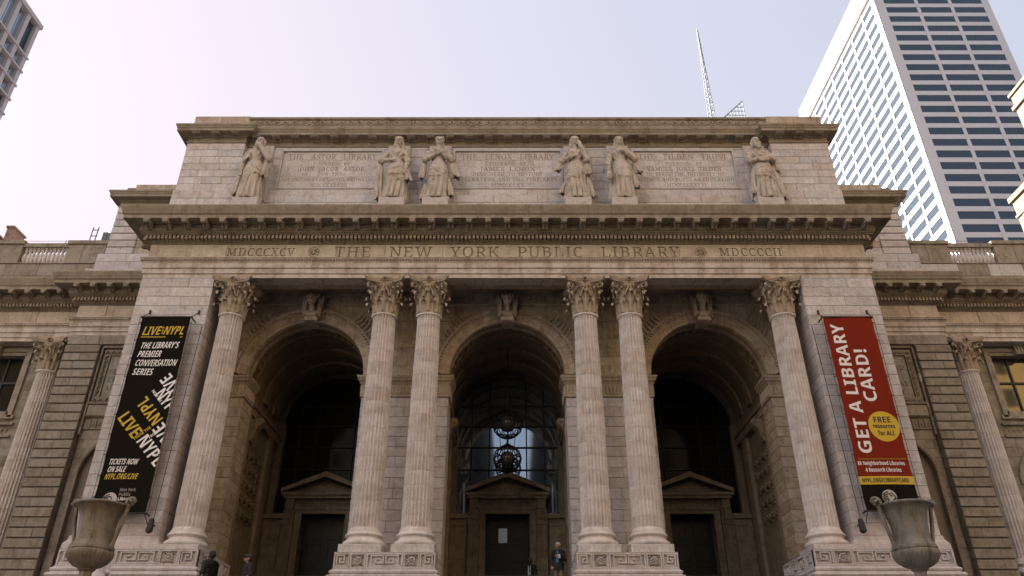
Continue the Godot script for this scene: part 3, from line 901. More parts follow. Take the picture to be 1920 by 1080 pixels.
func portico() -> void:
	# pylons
	for s in [-1.0, 1.0]:
		var p := group(lib, "pylon")
		var o := B.new()
		o.span(s * 14.93, s * 11.99, 3.0, 17.3, ZF - 0.02, -34.0)
		make(p, "core", o, M.joint)
		var x0 := -14.95 if s < 0 else 11.97
		courses(p, "wall_block", x0, x0 + 2.98, 7.05, 17.285, ZF, 0.45, 0.418, 1.35, M.wall, [0.45 if s < 0 else 2.4, 2.4 if s < 0 else 0.45])
		o = B.new()
		var path := [Vector2(x0, -32.0), Vector2(x0, ZF), Vector2(x0 + 2.98, ZF), Vector2(x0 + 2.98, ZA)]
		o.sweep(path, [[0.16, 6.44], [0.16, 6.74], [0.14, 6.76], [0.14, 6.80], [0.10, 6.83], [0.06, 6.9], [0.05, 6.95], [0.04, 7.04], [-0.1, 7.04]])
		make(p, "base_moulding", o, M.wall[4])
	# pedestals: one under each pylon with the outer column, one under each pair
	pedestal(-14.72, -10.12, -26.1, ["key", "back", "flower", "double", "flower", "back"], [1.0])
	pedestal(10.12, 14.72, -26.1, ["key", "flower", "double", "flower", "key", "back"], [-1.0])
	pedestal(-5.78, -2.36, -26.7, ["back", "flower", "double", "flower", "key"], [-1.0, 1.0])
	pedestal(2.36, 5.78, -26.7, ["back", "flower", "double", "flower", "key"], [-1.0, 1.0])
	for x in [-11.15, -4.96, -3.17, 3.17, 4.96, 11.15]: column(x, -27.48, M.pale if absf(x) < 6 else M.wall[4])
	# entablature with its modillions
	var mods := []
	for k in range(-19, 20): mods.append([k * 0.785, ZF])
	for k in range(1, 6):
		mods.append([-15.39 + 0.44, ZF - 0.3 - k * 0.785, -PI / 2]); mods.append([15.39 - 0.44, ZF - 0.3 - k * 0.785, PI / 2])
	for m in mods:
		if m.size() > 2: m[1] -= 0.44; m[0] += -0.44 if m[2] < 0 else 0.44
	var e := entablature([Vector2(-14.95, -33.2), Vector2(-14.95, ZF), Vector2(14.95, ZF), Vector2(14.95, -33.2)], "main_entablature", mods, M.entab)
	# frieze stones with the name cut into them
	var cuts := [-14.95, -13.2, -11.75, -9.3, -7.15, -5.1, -2.7, -0.4, 2.2, 4.7, 7.2, 9.0, 11.5, 13.2, 14.95]
	var lines := [["THE   NEW   YORK   PUBLIC   LIBRARY", 0.50, 14.4, 0.0, -7.2, 7.2], ["MDCCCXCV", 0.38, 2.83, -10.3, -11.8, -8.85], ["MDCCCCII", 0.38, 2.6, 10.16, 8.8, 11.5]]
	for i in cuts.size() - 1:
		var c := CSGCombiner3D.new()
		c.name = "frieze_block"
		var b := CSGBox3D.new(); b.name = "block"
		b.size = Vector3(cuts[i + 1] - cuts[i] - 0.012, 0.70, 0.14); b.position = Vector3((cuts[i] + cuts[i + 1]) / 2, 18.55, ZF - 0.07); b.material = M.frieze[rng.randi() % 3]
		c.add_child(b)
		for l in lines:
			if l[4] < cuts[i + 1] and l[5] > cuts[i]: cut_words(c, l[0], l[1], l[2], Vector3(l[3], 18.53, ZF), M.cut, serif)
		e.add_child(c, true)
	for x in [-8.08, 8.08]:
		var o := B.new()
		for i in 8:
			var a := TAU * i / 8
			var r := Vector3(cos(a), sin(a), 0)
			o.tube([r * 0.05, r * 0.12 + Vector3(0, 0, 0.03), r * 0.20], [0.02, 0.035, 0.008], 5)
		for i in 20:
			var a := TAU * i / 20
			o.box(Vector3(0.225, 0, 0.008), Vector3(0.03, 0.06, 0.016), Transform3D(Basis(Vector3(0, 0, 1), a), Vector3.ZERO))
		make(e, "rosette", o, M.modillion, Vector3(x, 18.54, ZF + 0.002))
	# back of the entablature and ceiling of the loggia
	var o := B.new()
	o.span(-12.0, 12.0, 17.29, 18.95, ZF - 0.6, -27.95)
	o.span(-12.0, 12.0, 18.95, 19.2, ZF - 0.6, ZA - 0.3)
	make(lib, "loggia_ceiling", o, M.warm[3])
	# arch wall
	var wall := group(lib, "arch_wall")
	o = B.new()
	for cx in [[-12.0, -10.86], [-5.98, -2.44], [2.44, 5.98], [10.86, 12.0]]: o.span(cx[0], cx[1], 3.5, SPR, ZA - 0.03, ZA - 1.2)
	for cx in [-8.42, 0.0, 8.42]:
		var hole := arch_poly(cx, SPR, AR + 0.15)
		var box := PackedVector2Array([Vector2(cx - 4.21, SPR), Vector2(cx + 4.21, SPR), Vector2(cx + 4.21, 19), Vector2(cx - 4.21, 19)])
		for q in Geometry2D.clip_polygons(box, hole): o.prism(q, ZA - 1.2, ZA - 0.03)
	make(wall, "core", o, M.joint)
	for e2 in [[-12.0, -10.84], [-6.0, -2.42], [2.42, 6.0], [10.84, 12.0]]:
		var w: float = e2[1] - e2[0]
		courses(wall, "pier_block", e2[0], e2[1], F0, 13.06, ZA, 1.24, 0.418, 1.3, M.wall if w > 2 else M.warm)
		courses(wall, "pier_block", e2[0], e2[1], 13.06, SPR, ZA, 1.24, 0.5, 1.3, M.warm)
		var path := [Vector2(e2[0], ZA - 1.2), Vector2(e2[0], ZA), Vector2(e2[1], ZA), Vector2(e2[1], ZA - 1.2)]
		if w < 2: path = [Vector2(-12.0, ZA), Vector2(e2[1], ZA), Vector2(e2[1], ZA - 1.2)] if e2[0] < 0 else [Vector2(e2[0], ZA - 1.2), Vector2(e2[0], ZA), Vector2(12.0, ZA)]
		impost(path, 1.0)
	# spandrel stones, cut to the arches
	for r in 7:
		var y0 := SPR + r * 0.418; var y1 := y0 + 0.418
		if r == 6: y1 = 17.3
		var x := -12.0
		while x < 11.99:
			var w := minf(rng.randf_range(0.95, 1.5), 12.0 - x)
			if 12.0 - x - w < 0.4: w = 12.0 - x
			var q := [PackedVector2Array([Vector2(x + 0.006, y0 + 0.006), Vector2(x + w - 0.006, y0 + 0.006), Vector2(x + w - 0.006, y1 - 0.006), Vector2(x + 0.006, y1 - 0.006)])]
			for cx in [-8.42, 0.0, 8.42]:
				var next := []
				for p in q:
					for c in Geometry2D.clip_polygons(p, arch_poly(cx, SPR, AR + 0.56)):
						if not Geometry2D.is_polygon_clockwise(c): next.append(c)
				q = next
			for p in q:
				var b := B.new()
				b.prism(p, ZA - 0.15, ZA + rng.randf_range(-0.002, 0.003))
				make(wall, "spandrel_block", b, M.warm[rng.randi() % 5])
			x += w
	# running scroll under the ceiling
	o = B.new()
	o.sweep([Vector2(-12, ZA), Vector2(12, ZA)], [[0.0, 17.28], [0.10, 17.30], [0.14, 17.34], [0.04, 17.36], [0.04, 17.86], [0.10, 17.88], [0.12, 17.96], [0.2, 18.1], [0.2, 18.95]])
	var band := make(wall, "scroll_band", o, M.warm[4])
	o = B.new()
	wave_scrolls(o, -11.9, 11.9, 17.62, ZA + 0.05, 0.62, 0.19)
	stuff(make(band, "scrolls", o, M.warm[1]))
	for cx in [-8.42, 0.0, 8.42]: arch_bay(cx)
	# relief leaves fill the spandrels beside the arches
	for cx in [-8.42, 0.0, 8.42]:
		for s in [-1.0, 1.0]:
			o = B.new()
			for i in 6:
				var a: float = PI / 2 - s * (0.62 + 0.07 * i)
				var p0 := Vector3(cx + cos(a) * (AR + 0.62), SPR + sin(a) * (AR + 0.62), ZA + 0.02)
				var p1: Vector3 = p0 + Vector3(s * (0.35 - 0.03 * i), 0.35 + 0.02 * i, 0.01)
				o.tube([p0, (p0 + p1) / 2 + Vector3(0.05 * s, 0, 0.02), p1], [0.04, 0.045, 0.015], 5)
			make(wall, "spandrel_leaf", o, M.warm[2])

# a running wave of spirals
func wave_scrolls(o: B, x0: float, x1: float, y: float, z: float, pitch: float, r: float) -> void:
	var n := roundi((x1 - x0) / pitch)
	for i in n:
		var c := Vector3(x0 + (x1 - x0) * (i + 0.5) / n, y, z)
		var pts := []
		for k in 13:
			var t := k / 12.0
			var a := -PI * 0.5 - t * TAU * 1.15
			var q := r * (1.0 - 0.72 * t)
			pts.append(c + Vector3(cos(a) * q, sin(a) * q, 0))
		pts.push_front(c + Vector3(pitch * 0.32, -r * 1.02, 0)); pts.push_front(c + Vector3(pitch * 0.6, -r * 0.55, 0))
		o.tube(pts, [0.012, 0.03, 0.035, 0.035], 5)

# ---- carved figures: a field of tapered limbs meshed as surface nets ------------

func nets(bones: Array, h: float, k: float, dent = null) -> ArrayMesh:
	var lo := Vector3(1e9, 1e9, 1e9); var hi := -lo
	for b in bones:
		for e in [[b[0], b[2]], [b[1], b[3]]]:
			var r: float = e[1] * maxf(1.0, b[4])
			lo = lo.min(e[0] - Vector3.ONE * r); hi = hi.max(e[0] + Vector3.ONE * r)
	var pad := k * 0.5 + h * 3.0 + (0.08 if dent != null else 0.0)
	lo -= Vector3.ONE * pad; hi += Vector3.ONE * pad
	var nx := int((hi.x - lo.x) / h) + 2; var ny := int((hi.y - lo.y) / h) + 2; var nz := int((hi.z - lo.z) / h) + 2
	var f := PackedFloat32Array()
	f.resize(nx * ny * nz); f.fill(1.0)
	var sx := ny * nz
	for b in bones:
		var a: Vector3 = b[0]; var ra: float = b[2]; var rb: float = b[3]; var zs: float = 1.0 / b[4]
		var ba: Vector3 = b[1] - a
		ba.z *= zs
		var bb := maxf(ba.length_squared(), 1e-6)
		var rr := maxf(ra, rb) * maxf(1.0, b[4]) + k + h * 2.5
		var l: Vector3 = (a.min(b[1]) - Vector3.ONE * rr - lo) / h
		var u: Vector3 = (a.max(b[1]) + Vector3.ONE * rr - lo) / h
		for i in range(maxi(0, int(l.x)), mini(nx, int(u.x) + 1)):
			for j in range(maxi(0, int(l.y)), mini(ny, int(u.y) + 1)):
				var row := i * sx + j * nz
				for m in range(maxi(0, int(l.z)), mini(nz, int(u.z) + 1)):
					var p := lo + Vector3(i, j, m) * h - a
					p.z *= zs
					var t := clampf(p.dot(ba) / bb, 0.0, 1.0)
					var d := (p - ba * t).length() - ra - (rb - ra) * t
					var g := f[row + m]
					var q := k - absf(d - g)
					d = minf(d, g)
					if q > 0.0: d -= q * q / (4.0 * k)
					f[row + m] = d
	if dent != null:
		for i in nx:
			for j in ny:
				var row := i * sx + j * nz
				for m in nz:
					if absf(f[row + m]) < 0.16: f[row + m] += dent.call(lo + Vector3(i, j, m) * h)
	var id := PackedInt32Array()
	id.resize(f.size()); id.fill(-1)
	var vs := PackedVector3Array()
	var offs := [0, sx, nz, sx + nz, 1, sx + 1, nz + 1, sx + nz + 1]
	var corner := [Vector3(0, 0, 0), Vector3(1, 0, 0), Vector3(0, 1, 0), Vector3(1, 1, 0), Vector3(0, 0, 1), Vector3(1, 0, 1), Vector3(0, 1, 1), Vector3(1, 1, 1)]
	var edges := [[0, 1], [2, 3], [4, 5], [6, 7], [0, 2], [1, 3], [4, 6], [5, 7], [0, 4], [1, 5], [2, 6], [3, 7]]
	for i in nx - 1:
		for j in ny - 1:
			for m in nz - 1:
				var c := i * sx + j * nz + m
				var s := f[c] < 0
				if (f[c + sx] < 0) == s and (f[c + nz] < 0) == s and (f[c + 1] < 0) == s and (f[c + sx + nz] < 0) == s and (f[c + sx + 1] < 0) == s and (f[c + nz + 1] < 0) == s and (f[c + sx + nz + 1] < 0) == s: continue
				var sum := Vector3.ZERO; var n := 0
				for e in edges:
					var fa: float = f[c + offs[e[0]]]; var fb: float = f[c + offs[e[1]]]
					if (fa < 0) != (fb < 0):
						sum += corner[e[0]].lerp(corner[e[1]], fa / (fa - fb)); n += 1
				id[c] = vs.size()
				vs.append(lo + (Vector3(i, j, m) + sum / n) * h)
	var ix := PackedInt32Array()
	for i in range(1, nx - 1):
		for j in range(1, ny - 1):
			for m in range(1, nz - 1):
				var c := i * sx + j * nz + m
				var s := f[c] < 0
				for ax in [[sx, nz, 1], [nz, 1, sx], [1, sx, nz]]:
					if (f[c + ax[0]] < 0) == s: continue
					var q := [id[c - ax[1] - ax[2]], id[c - ax[2]], id[c], id[c - ax[1]]]
					if q.min() < 0: continue
					if s: ix.append_array([q[0], q[2], q[1], q[0], q[3], q[2]])
					else: ix.append_array([q[0], q[1], q[2], q[0], q[2], q[3]])
	var ns := PackedVector3Array()
	ns.resize(vs.size())
	for t in range(0, ix.size(), 3):
		var kk := (vs[ix[t + 2]] - vs[ix[t]]).cross(vs[ix[t + 1]] - vs[ix[t]])
		for e in 3: ns[ix[t + e]] += kk
	for i in ns.size(): ns[i] = ns[i].normalized()
	var arr := []
	arr.resize(Mesh.ARRAY_MAX)
	arr[Mesh.ARRAY_VERTEX] = vs; arr[Mesh.ARRAY_NORMAL] = ns; arr[Mesh.ARRAY_INDEX] = ix
	var mesh := ArrayMesh.new()
	mesh.add_surface_from_arrays(Mesh.PRIMITIVE_TRIANGLES, arr)
	return mesh

func V(x: float, y: float, z := 0.0) -> Vector3:
	return Vector3(x, y, z)

func ridge(t: float) -> float:      # round ridges with sharp valleys between them, from -1 to 1
	return 2.0 * pow(absf(sin(t)), 0.6) - 1.0

func keyed(keys: Array, y: float) -> float:
	for i in keys.size() - 1:
		if y <= keys[i + 1][0]:
			var t: float = (y - keys[i][0]) / (keys[i + 1][0] - keys[i][0])
			return lerpf(keys[i][1], keys[i + 1][1], t * t * (3.0 - 2.0 * t))
	return keys[-1][1]

# pleated cloth hanging round a line
func hang(o: B, a: Vector3, b: Vector3, r0: float, r1: float, n: int, ph: float) -> void:
	var rows := []
	for i in 22:
		var t := i / 21.0
		var c := b.lerp(a, t)
		var line := PackedVector3Array()
		for k in 48:
			var q := TAU * k / 48
			var r := lerpf(r1, r0, t) * (1.0 + 0.34 * (1.0 - 0.5 * t) * ridge(q * n * 0.5 + ph + 0.6 * sin(t * 3.0)))
			if i == 0: r *= 0.75
			if t > 0.75: r *= lerpf(1.0, 0.35, (t - 0.75) / 0.25)
			line.append(c + Vector3(sin(q) * r, 0.05 * sin(q * n * 0.5 + ph) * (1.0 if i < 2 else 0.0), cos(q) * r * 0.8))
		rows.append(line)
	o.sheet(rows, true)

# one draped standing figure; o = pose
func figure(o: Dictionary) -> ArrayMesh:
	var hd: Vector3 = o.head
	var sway: float = o.get("sway", 0.0); var ph: float = o.get("phase", 0.0); var cut: float = o.get("cut", 0.35); var knee: float = o.get("knee", 0.18)
	var out := B.new()
	# the gown, sheer at the thigh of the free leg and pleated below; the mantle lies over it above a slanting hem
	var ax := [[0.0, 0.47], [0.25, 0.43], [0.9, 0.36], [1.5, 0.36], [1.75, 0.335], [2.08, 0.245], [2.4, 0.335], [2.58, 0.32], [2.68, 0.2], [2.78, 0.11]]
	var az := [[0.0, 0.38], [0.25, 0.34], [0.9, 0.30], [1.5, 0.30], [2.08, 0.215], [2.4, 0.26], [2.58, 0.20], [2.68, 0.14], [2.78, 0.11]]
	var rows := []
	var n := 104
	for i in n:
		var y := 2.78 * i / (n - 1)
		var line := PackedVector3Array()
		for k in 150:
			var q := TAU * k / 150 - PI
			var x0 := sin(q); var f := 0.0
			var hem := 1.02 + cut * x0 * 0.62 + 0.07 * sin(q * 5.0 + ph) + 0.03 * sin(q * 17.0)
			var smooth_leg := exp(-pow((q - knee * 2.6) / 0.42, 2)) * exp(-pow((y - 1.05) / 0.45, 2))
			if y < 2.08:
				var low := clampf((2.08 - y) / 0.5, 0, 1)
				if y > hem:
					f += 0.14 * smoothstep(0.0, 0.03, y - hem) * low
					var swag := y * 9.0 + cut * x0 * 7.0 - 2.2 * cos(q - cut)
					f += (0.115 * ridge(swag + ph) * (1.0 - 0.5 * smooth_leg) + 0.045 * ridge(swag * 2.3 + q * 4.0)) * low * (0.6 + 0.4 * sin(q * 2.0 + ph))
				else:
					f += (0.17 * ridge(q * 6.0 + 0.8 * sin(y * 2.4 + ph) + ph) + 0.07 * ridge(q * 13.0 - y * 0.9 + ph)) * low * (1.0 - 0.75 * smooth_leg)
				f += 0.30 * smooth_leg
				if y < 0.06: f -= 0.10 * (1.0 - y / 0.06)
			elif y < 2.66:
				var g := sin((y - 2.08) / 0.58 * PI)
				f += 0.10 * g * ridge(absf(q) * 4.5 - y * 7.0 + ph) + 0.04 * g * ridge(q * 11.0 + y * 5.0)
				if absf(y - 2.12) < 0.035: f += 0.05
			line.append(V(x0 * keyed(ax, y) * (1.0 + f) + sway * sin(clampf(y / 2.2, 0, 1) * PI), y, cos(q) * keyed(az, y) * (1.0 + f)))
		rows.append(line)
	out.sheet(rows, true)
	for h in o.get("hang", []): hang(out, h[0], h[1], h[2], h[3], h[4], ph)
	# arms in sleeves, hands with fingers
	for side in ["left", "right"]:
		var a: Array = o[side]
		var d: Vector3 = (a[2] - a[1]).normalized()
		out.add_mesh(nets([[a[0], a[1], 0.135, 0.115, 1.0], [a[1], a[2], 0.11, 0.07, 1.0]], 0.03, 0.05, func(p: Vector3) -> float: return -0.028 * ridge(p.y * 11.0 + p.x * 14.0 + ph)))
		var bones := []
		for b in hand_bones(V(0, 0, 0), d, d.cross(V(0, 0.3, 1)).normalized()): bones.append([a[2] + b[0] * 1.9, a[2] + b[1] * 1.9, b[2] * 1.9, b[3] * 1.9, 1.0])
		out.add_mesh(nets(bones, 0.014, 0.02))
	for e in o.get("more", []): out.add_mesh(nets([e], 0.025, 0.02, func(p: Vector3) -> float: return -0.012 * ridge(p.y * 17.0 + p.x * 21.0)))
	# head
	var head := [[hd + V(0, 0.05, -0.02), hd + V(0, 0.11, -0.03), 0.155, 0.16, 1.1], [hd + V(0, -0.11, 0.09), hd + V(0, -0.02, 0.07), 0.07, 0.115, 1.0], [hd + V(0, 0.035, 0.175), hd + V(0, -0.035, 0.215), 0.018, 0.032, 1.0], [hd + V(-0.035, -0.10, 0.155), hd + V(0.035, -0.10, 0.155), 0.02, 0.02, 1.0], [V(0, 2.6, 0.0), hd + V(0, -0.12, 0.0), 0.115, 0.095, 1.0], [hd + V(-0.06, 0.07, 0.155), hd + V(0.06, 0.07, 0.155), 0.025, 0.025, 1.0]]
	out.add_mesh(nets(head, 0.018, 0.035, func(p: Vector3) -> float:
		if p.z > hd.z + 0.1 and absf(p.y - hd.y - 0.03) < 0.03 and absf(absf(p.x - hd.x) - 0.062) < 0.035: return 0.035
		if p.z > hd.z + 0.1 and absf(p.y - hd.y + 0.075) < 0.008 and absf(p.x - hd.x) < 0.05: return 0.02
		return 0.0))
	var hair: Array = o.get("hair", [])
	if hair.size(): out.add_mesh(nets(hair, 0.02, 0.03, func(p: Vector3) -> float:
		return -0.02 * ridge((p.x - hd.x) * 32.0 + (p.y - hd.y) * 9.0) if p.z < hd.z + 0.12 or p.y < hd.y - 0.1 else 0.02))
	return out.mesh()

func statues() -> void:
	# head coverings: scarf or veil behind the face, crown, and the old men's hair with beard
	var veil := func(hd: Vector3) -> Array: return [[hd + V(0, 0.15, -0.06), hd + V(0, 0.0, -0.12), 0.185, 0.17, 1.0], [hd + V(-0.13, 0.02, -0.10), hd + V(-0.20, -0.40, -0.14), 0.075, 0.10, 1.0], [hd + V(0.13, 0.02, -0.10), hd + V(0.20, -0.40, -0.14), 0.075, 0.10, 1.0], [hd + V(-0.11, 0.17, 0.06), hd + V(0.11, 0.17, 0.06), 0.06, 0.06, 1.0]]
	var crown := func(hd: Vector3) -> Array: return [[hd + V(0, 0.12, -0.08), hd + V(0, -0.05, -0.12), 0.165, 0.14, 1.0], [hd + V(-0.13, 0.21, 0.0), hd + V(0.13, 0.21, 0.0), 0.06, 0.06, 1.9], [hd + V(0.10, -0.05, -0.12), hd + V(0.16, -0.35, -0.14), 0.08, 0.05, 1.0]]
	var beard := func(hd: Vector3) -> Array: return [[hd + V(0, 0.14, -0.07), hd + V(0, 0.0, -0.11), 0.165, 0.15, 1.0], [hd + V(0, -0.16, 0.13), hd + V(0.02, -0.42, 0.19), 0.09, 0.04, 1.0], [hd + V(-0.075, -0.13, 0.09), hd + V(-0.04, -0.34, 0.14), 0.06, 0.035, 1.0], [hd + V(0.075, -0.13, 0.09), hd + V(0.06, -0.34, 0.14), 0.06, 0.035, 1.0], [hd + V(-0.15, 0.05, -0.06), hd + V(-0.15, -0.22, -0.06), 0.07, 0.05, 1.0], [hd + V(0.15, 0.05, -0.06), hd + V(0.15, -0.22, -0.06), 0.07, 0.05, 1.0]]
	var poses := []
	var h1 := V(0.06, 3.0, 0.12)
	poses.append({"x": -11.36, "head": h1, "hair": beard.call(h1), "left": [V(-0.36, 2.5), V(-0.56, 1.98, -0.02), V(-0.52, 1.52, 0.08)], "right": [V(0.34, 2.5), V(0.60, 2.04, 0.16), V(0.20, 2.62, 0.36)], "cut": 0.5, "phase": 0.4, "knee": 0.2,
		"hang": [[V(0.52, 2.1, 0.08), V(0.44, 1.15, 0.14), 0.10, 0.13, 5], [V(-0.52, 1.6, 0.0), V(-0.62, 0.35, -0.05), 0.09, 0.16, 6], [V(-0.27, 2.6, 0.14), V(-0.27, 2.0, 0.24), 0.07, 0.09, 4]],
		"label": "bearded robed statue resting his chin on one hand, beside the attic's end block"})
	var h2 := V(0.05, 3.02, 0.10)
	poses.append({"x": -5.02, "head": h2, "hair": veil.call(h2), "left": [V(-0.36, 2.5), V(-0.64, 2.02, 0.05), V(-0.26, 1.96, 0.26)], "right": [V(0.34, 2.5), V(0.50, 2.02, 0.05), V(0.44, 1.52, 0.22)], "cut": -0.45, "phase": 1.7, "knee": -0.2, "sway": 0.06,
		"hang": [[V(-0.66, 2.1, 0.0), V(-0.64, 0.15, -0.06), 0.11, 0.15, 6], [V(0.46, 1.6, 0.16), V(0.58, 0.95, 0.12), 0.10, 0.15, 5]],
		"label": "draped female statue in a headscarf gathering her robe, after the first inscription panel"})
	var h3 := V(0.02, 3.05, 0.06)
	poses.append({"x": -3.13, "head": h3, "hair": crown.call(h3), "left": [V(-0.34, 2.5), V(-0.56, 2.05, 0.1), V(-0.02, 2.28, 0.30)], "right": [V(0.34, 2.5), V(0.58, 2.05, 0.08), V(0.04, 2.38, 0.32)], "cut": 0.55, "phase": 2.9, "knee": 0.22, "sway": 0.04,
		"hang": [[V(0.56, 2.15, 0.0), V(0.80, 1.2, 0.0), 0.11, 0.17, 6], [V(-0.56, 2.1, 0.0), V(-0.66, 1.2, -0.02), 0.10, 0.13, 5], [V(0.46, 1.2, 0.05), V(0.60, 0.25, 0.05), 0.08, 0.14, 5], [V(-0.46, 0.9, 0.0), V(-0.56, 0.12, 0.0), 0.08, 0.13, 5]],
		"label": "crowned female statue looking up with both arms crossed on her chest"})
	var h4 := V(-0.02, 3.03, 0.10)
	poses.append({"x": 3.08, "head": h4, "hair": veil.call(h4), "left": [V(-0.36, 2.5), V(-0.60, 2.0, 0.05), V(-0.20, 2.1, 0.28)], "right": [V(0.34, 2.5), V(0.46, 1.98, 0.2), V(0.20, 2.80, 0.22)], "cut": 0.4, "phase": 4.1, "knee": -0.15, "sway": -0.05,
		"hang": [[V(-0.60, 2.05, 0.0), V(-0.78, 1.55, 0.04), 0.10, 0.13, 5], [V(0.45, 2.0, 0.08), V(0.47, 1.3, 0.08), 0.10, 0.13, 5], [V(0.44, 1.3, 0.03), V(0.60, 0.2, 0.0), 0.08, 0.14, 6], [V(-0.48, 1.0, 0.0), V(-0.64, 0.4, 0.0), 0.08, 0.13, 5]],
		"label": "veiled female statue with one hand raised to her cheek"})
	var h5 := V(0.0, 3.0, 0.12)
	poses.append({"x": 5.08, "head": h5, "hair": veil.call(h5), "left": [V(-0.36, 2.5), V(-0.50, 1.98, 0.05), V(-0.52, 1.52, 0.2)], "right": [V(0.34, 2.5), V(0.62, 2.10, 0.1), V(0.14, 2.40, 0.32)], "cut": -0.3, "phase": 5.2, "knee": 0.15, "sway": 0.05,
		"hang": [[V(0.62, 2.15, 0.0), V(0.76, 1.45, 0.0), 0.10, 0.13, 5], [V(0.46, 1.5, 0.08), V(0.58, 0.6, 0.1), 0.09, 0.15, 6], [V(-0.42, 0.95, 0.0), V(-0.40, 0.06, 0.05), 0.09, 0.16, 5]],
		"more": [[V(-0.53, 1.16, 0.28), V(-0.53, 1.02, 0.28), 0.14, 0.11, 0.8]],
		"label": "hooded female statue holding a theatre mask at her side"})
	var h6 := V(-0.08, 2.98, 0.14)
	poses.append({"x": 11.42, "head": h6, "hair": beard.call(h6), "left": [V(-0.38, 2.48), V(-0.52, 1.98, 0.1), V(-0.05, 2.0, 0.33)], "right": [V(0.32, 2.48), V(0.50, 2.04, 0.15), V(0.08, 2.12, 0.34)], "cut": -0.2, "phase": 0.9, "knee": -0.2, "sway": 0.0,
		"hang": [[V(0.44, 2.45, -0.04), V(0.66, 1.55, -0.06), 0.10, 0.12, 5], [V(0.40, 1.75, 0.06), V(0.62, 0.1, 0.0), 0.10, 0.21, 6], [V(-0.42, 1.6, 0.08), V(-0.50, 0.3, 0.05), 0.08, 0.13, 5]],
		"more": [[V(-0.08, 1.92, 0.36), V(0.14, 1.94, 0.36), 0.12, 0.12, 0.5]],
		"label": "long-bearded statue holding a closed book against his waist, nearest the white tower"})
	for p in poses:
		var s := put(self, "statue", figure(p), M.statue, Vector3(p.x, 21.26, -27.20))
		s.scale = Vector3.ONE * 1.075
		tag(s, p.label, "statue", "statues along the attic")

# ---- attic ---------------------------------------------------------------------

const ATTIC := [[0.0, 24.80], [0.04, 24.81], [0.06, 24.86], [0.03, 24.90], [0.0, 24.92], [0.0, 25.12], [0.06, 25.14], [0.10, 25.2], [0.42, 25.215], [0.42, 25.36], [0.44, 25.37], [0.46, 25.44], [0.50, 25.50], [0.50, 25.575], [0.0, 25.62], [-0.3, 25.62]]

func guttae_mesh() -> ArrayMesh:
	var o := B.new()
	o.span(-0.19, 0.19, -0.035, 0.0, 0.02, 0.36)
	for i in 6:
		for j in 3:
			o.box(Vector3(-0.155 + i * 0.062, -0.055, 0.08 + j * 0.11), Vector3(0.036, 0.045, 0.04))
	o.span(-0.19, 0.19, -0.11, -0.035, -0.02, 0.05)
	for i in 6: o.box(Vector3(-0.155 + i * 0.062, -0.135, 0.02), Vector3(0.034, 0.05, 0.045))
	return o.mesh()

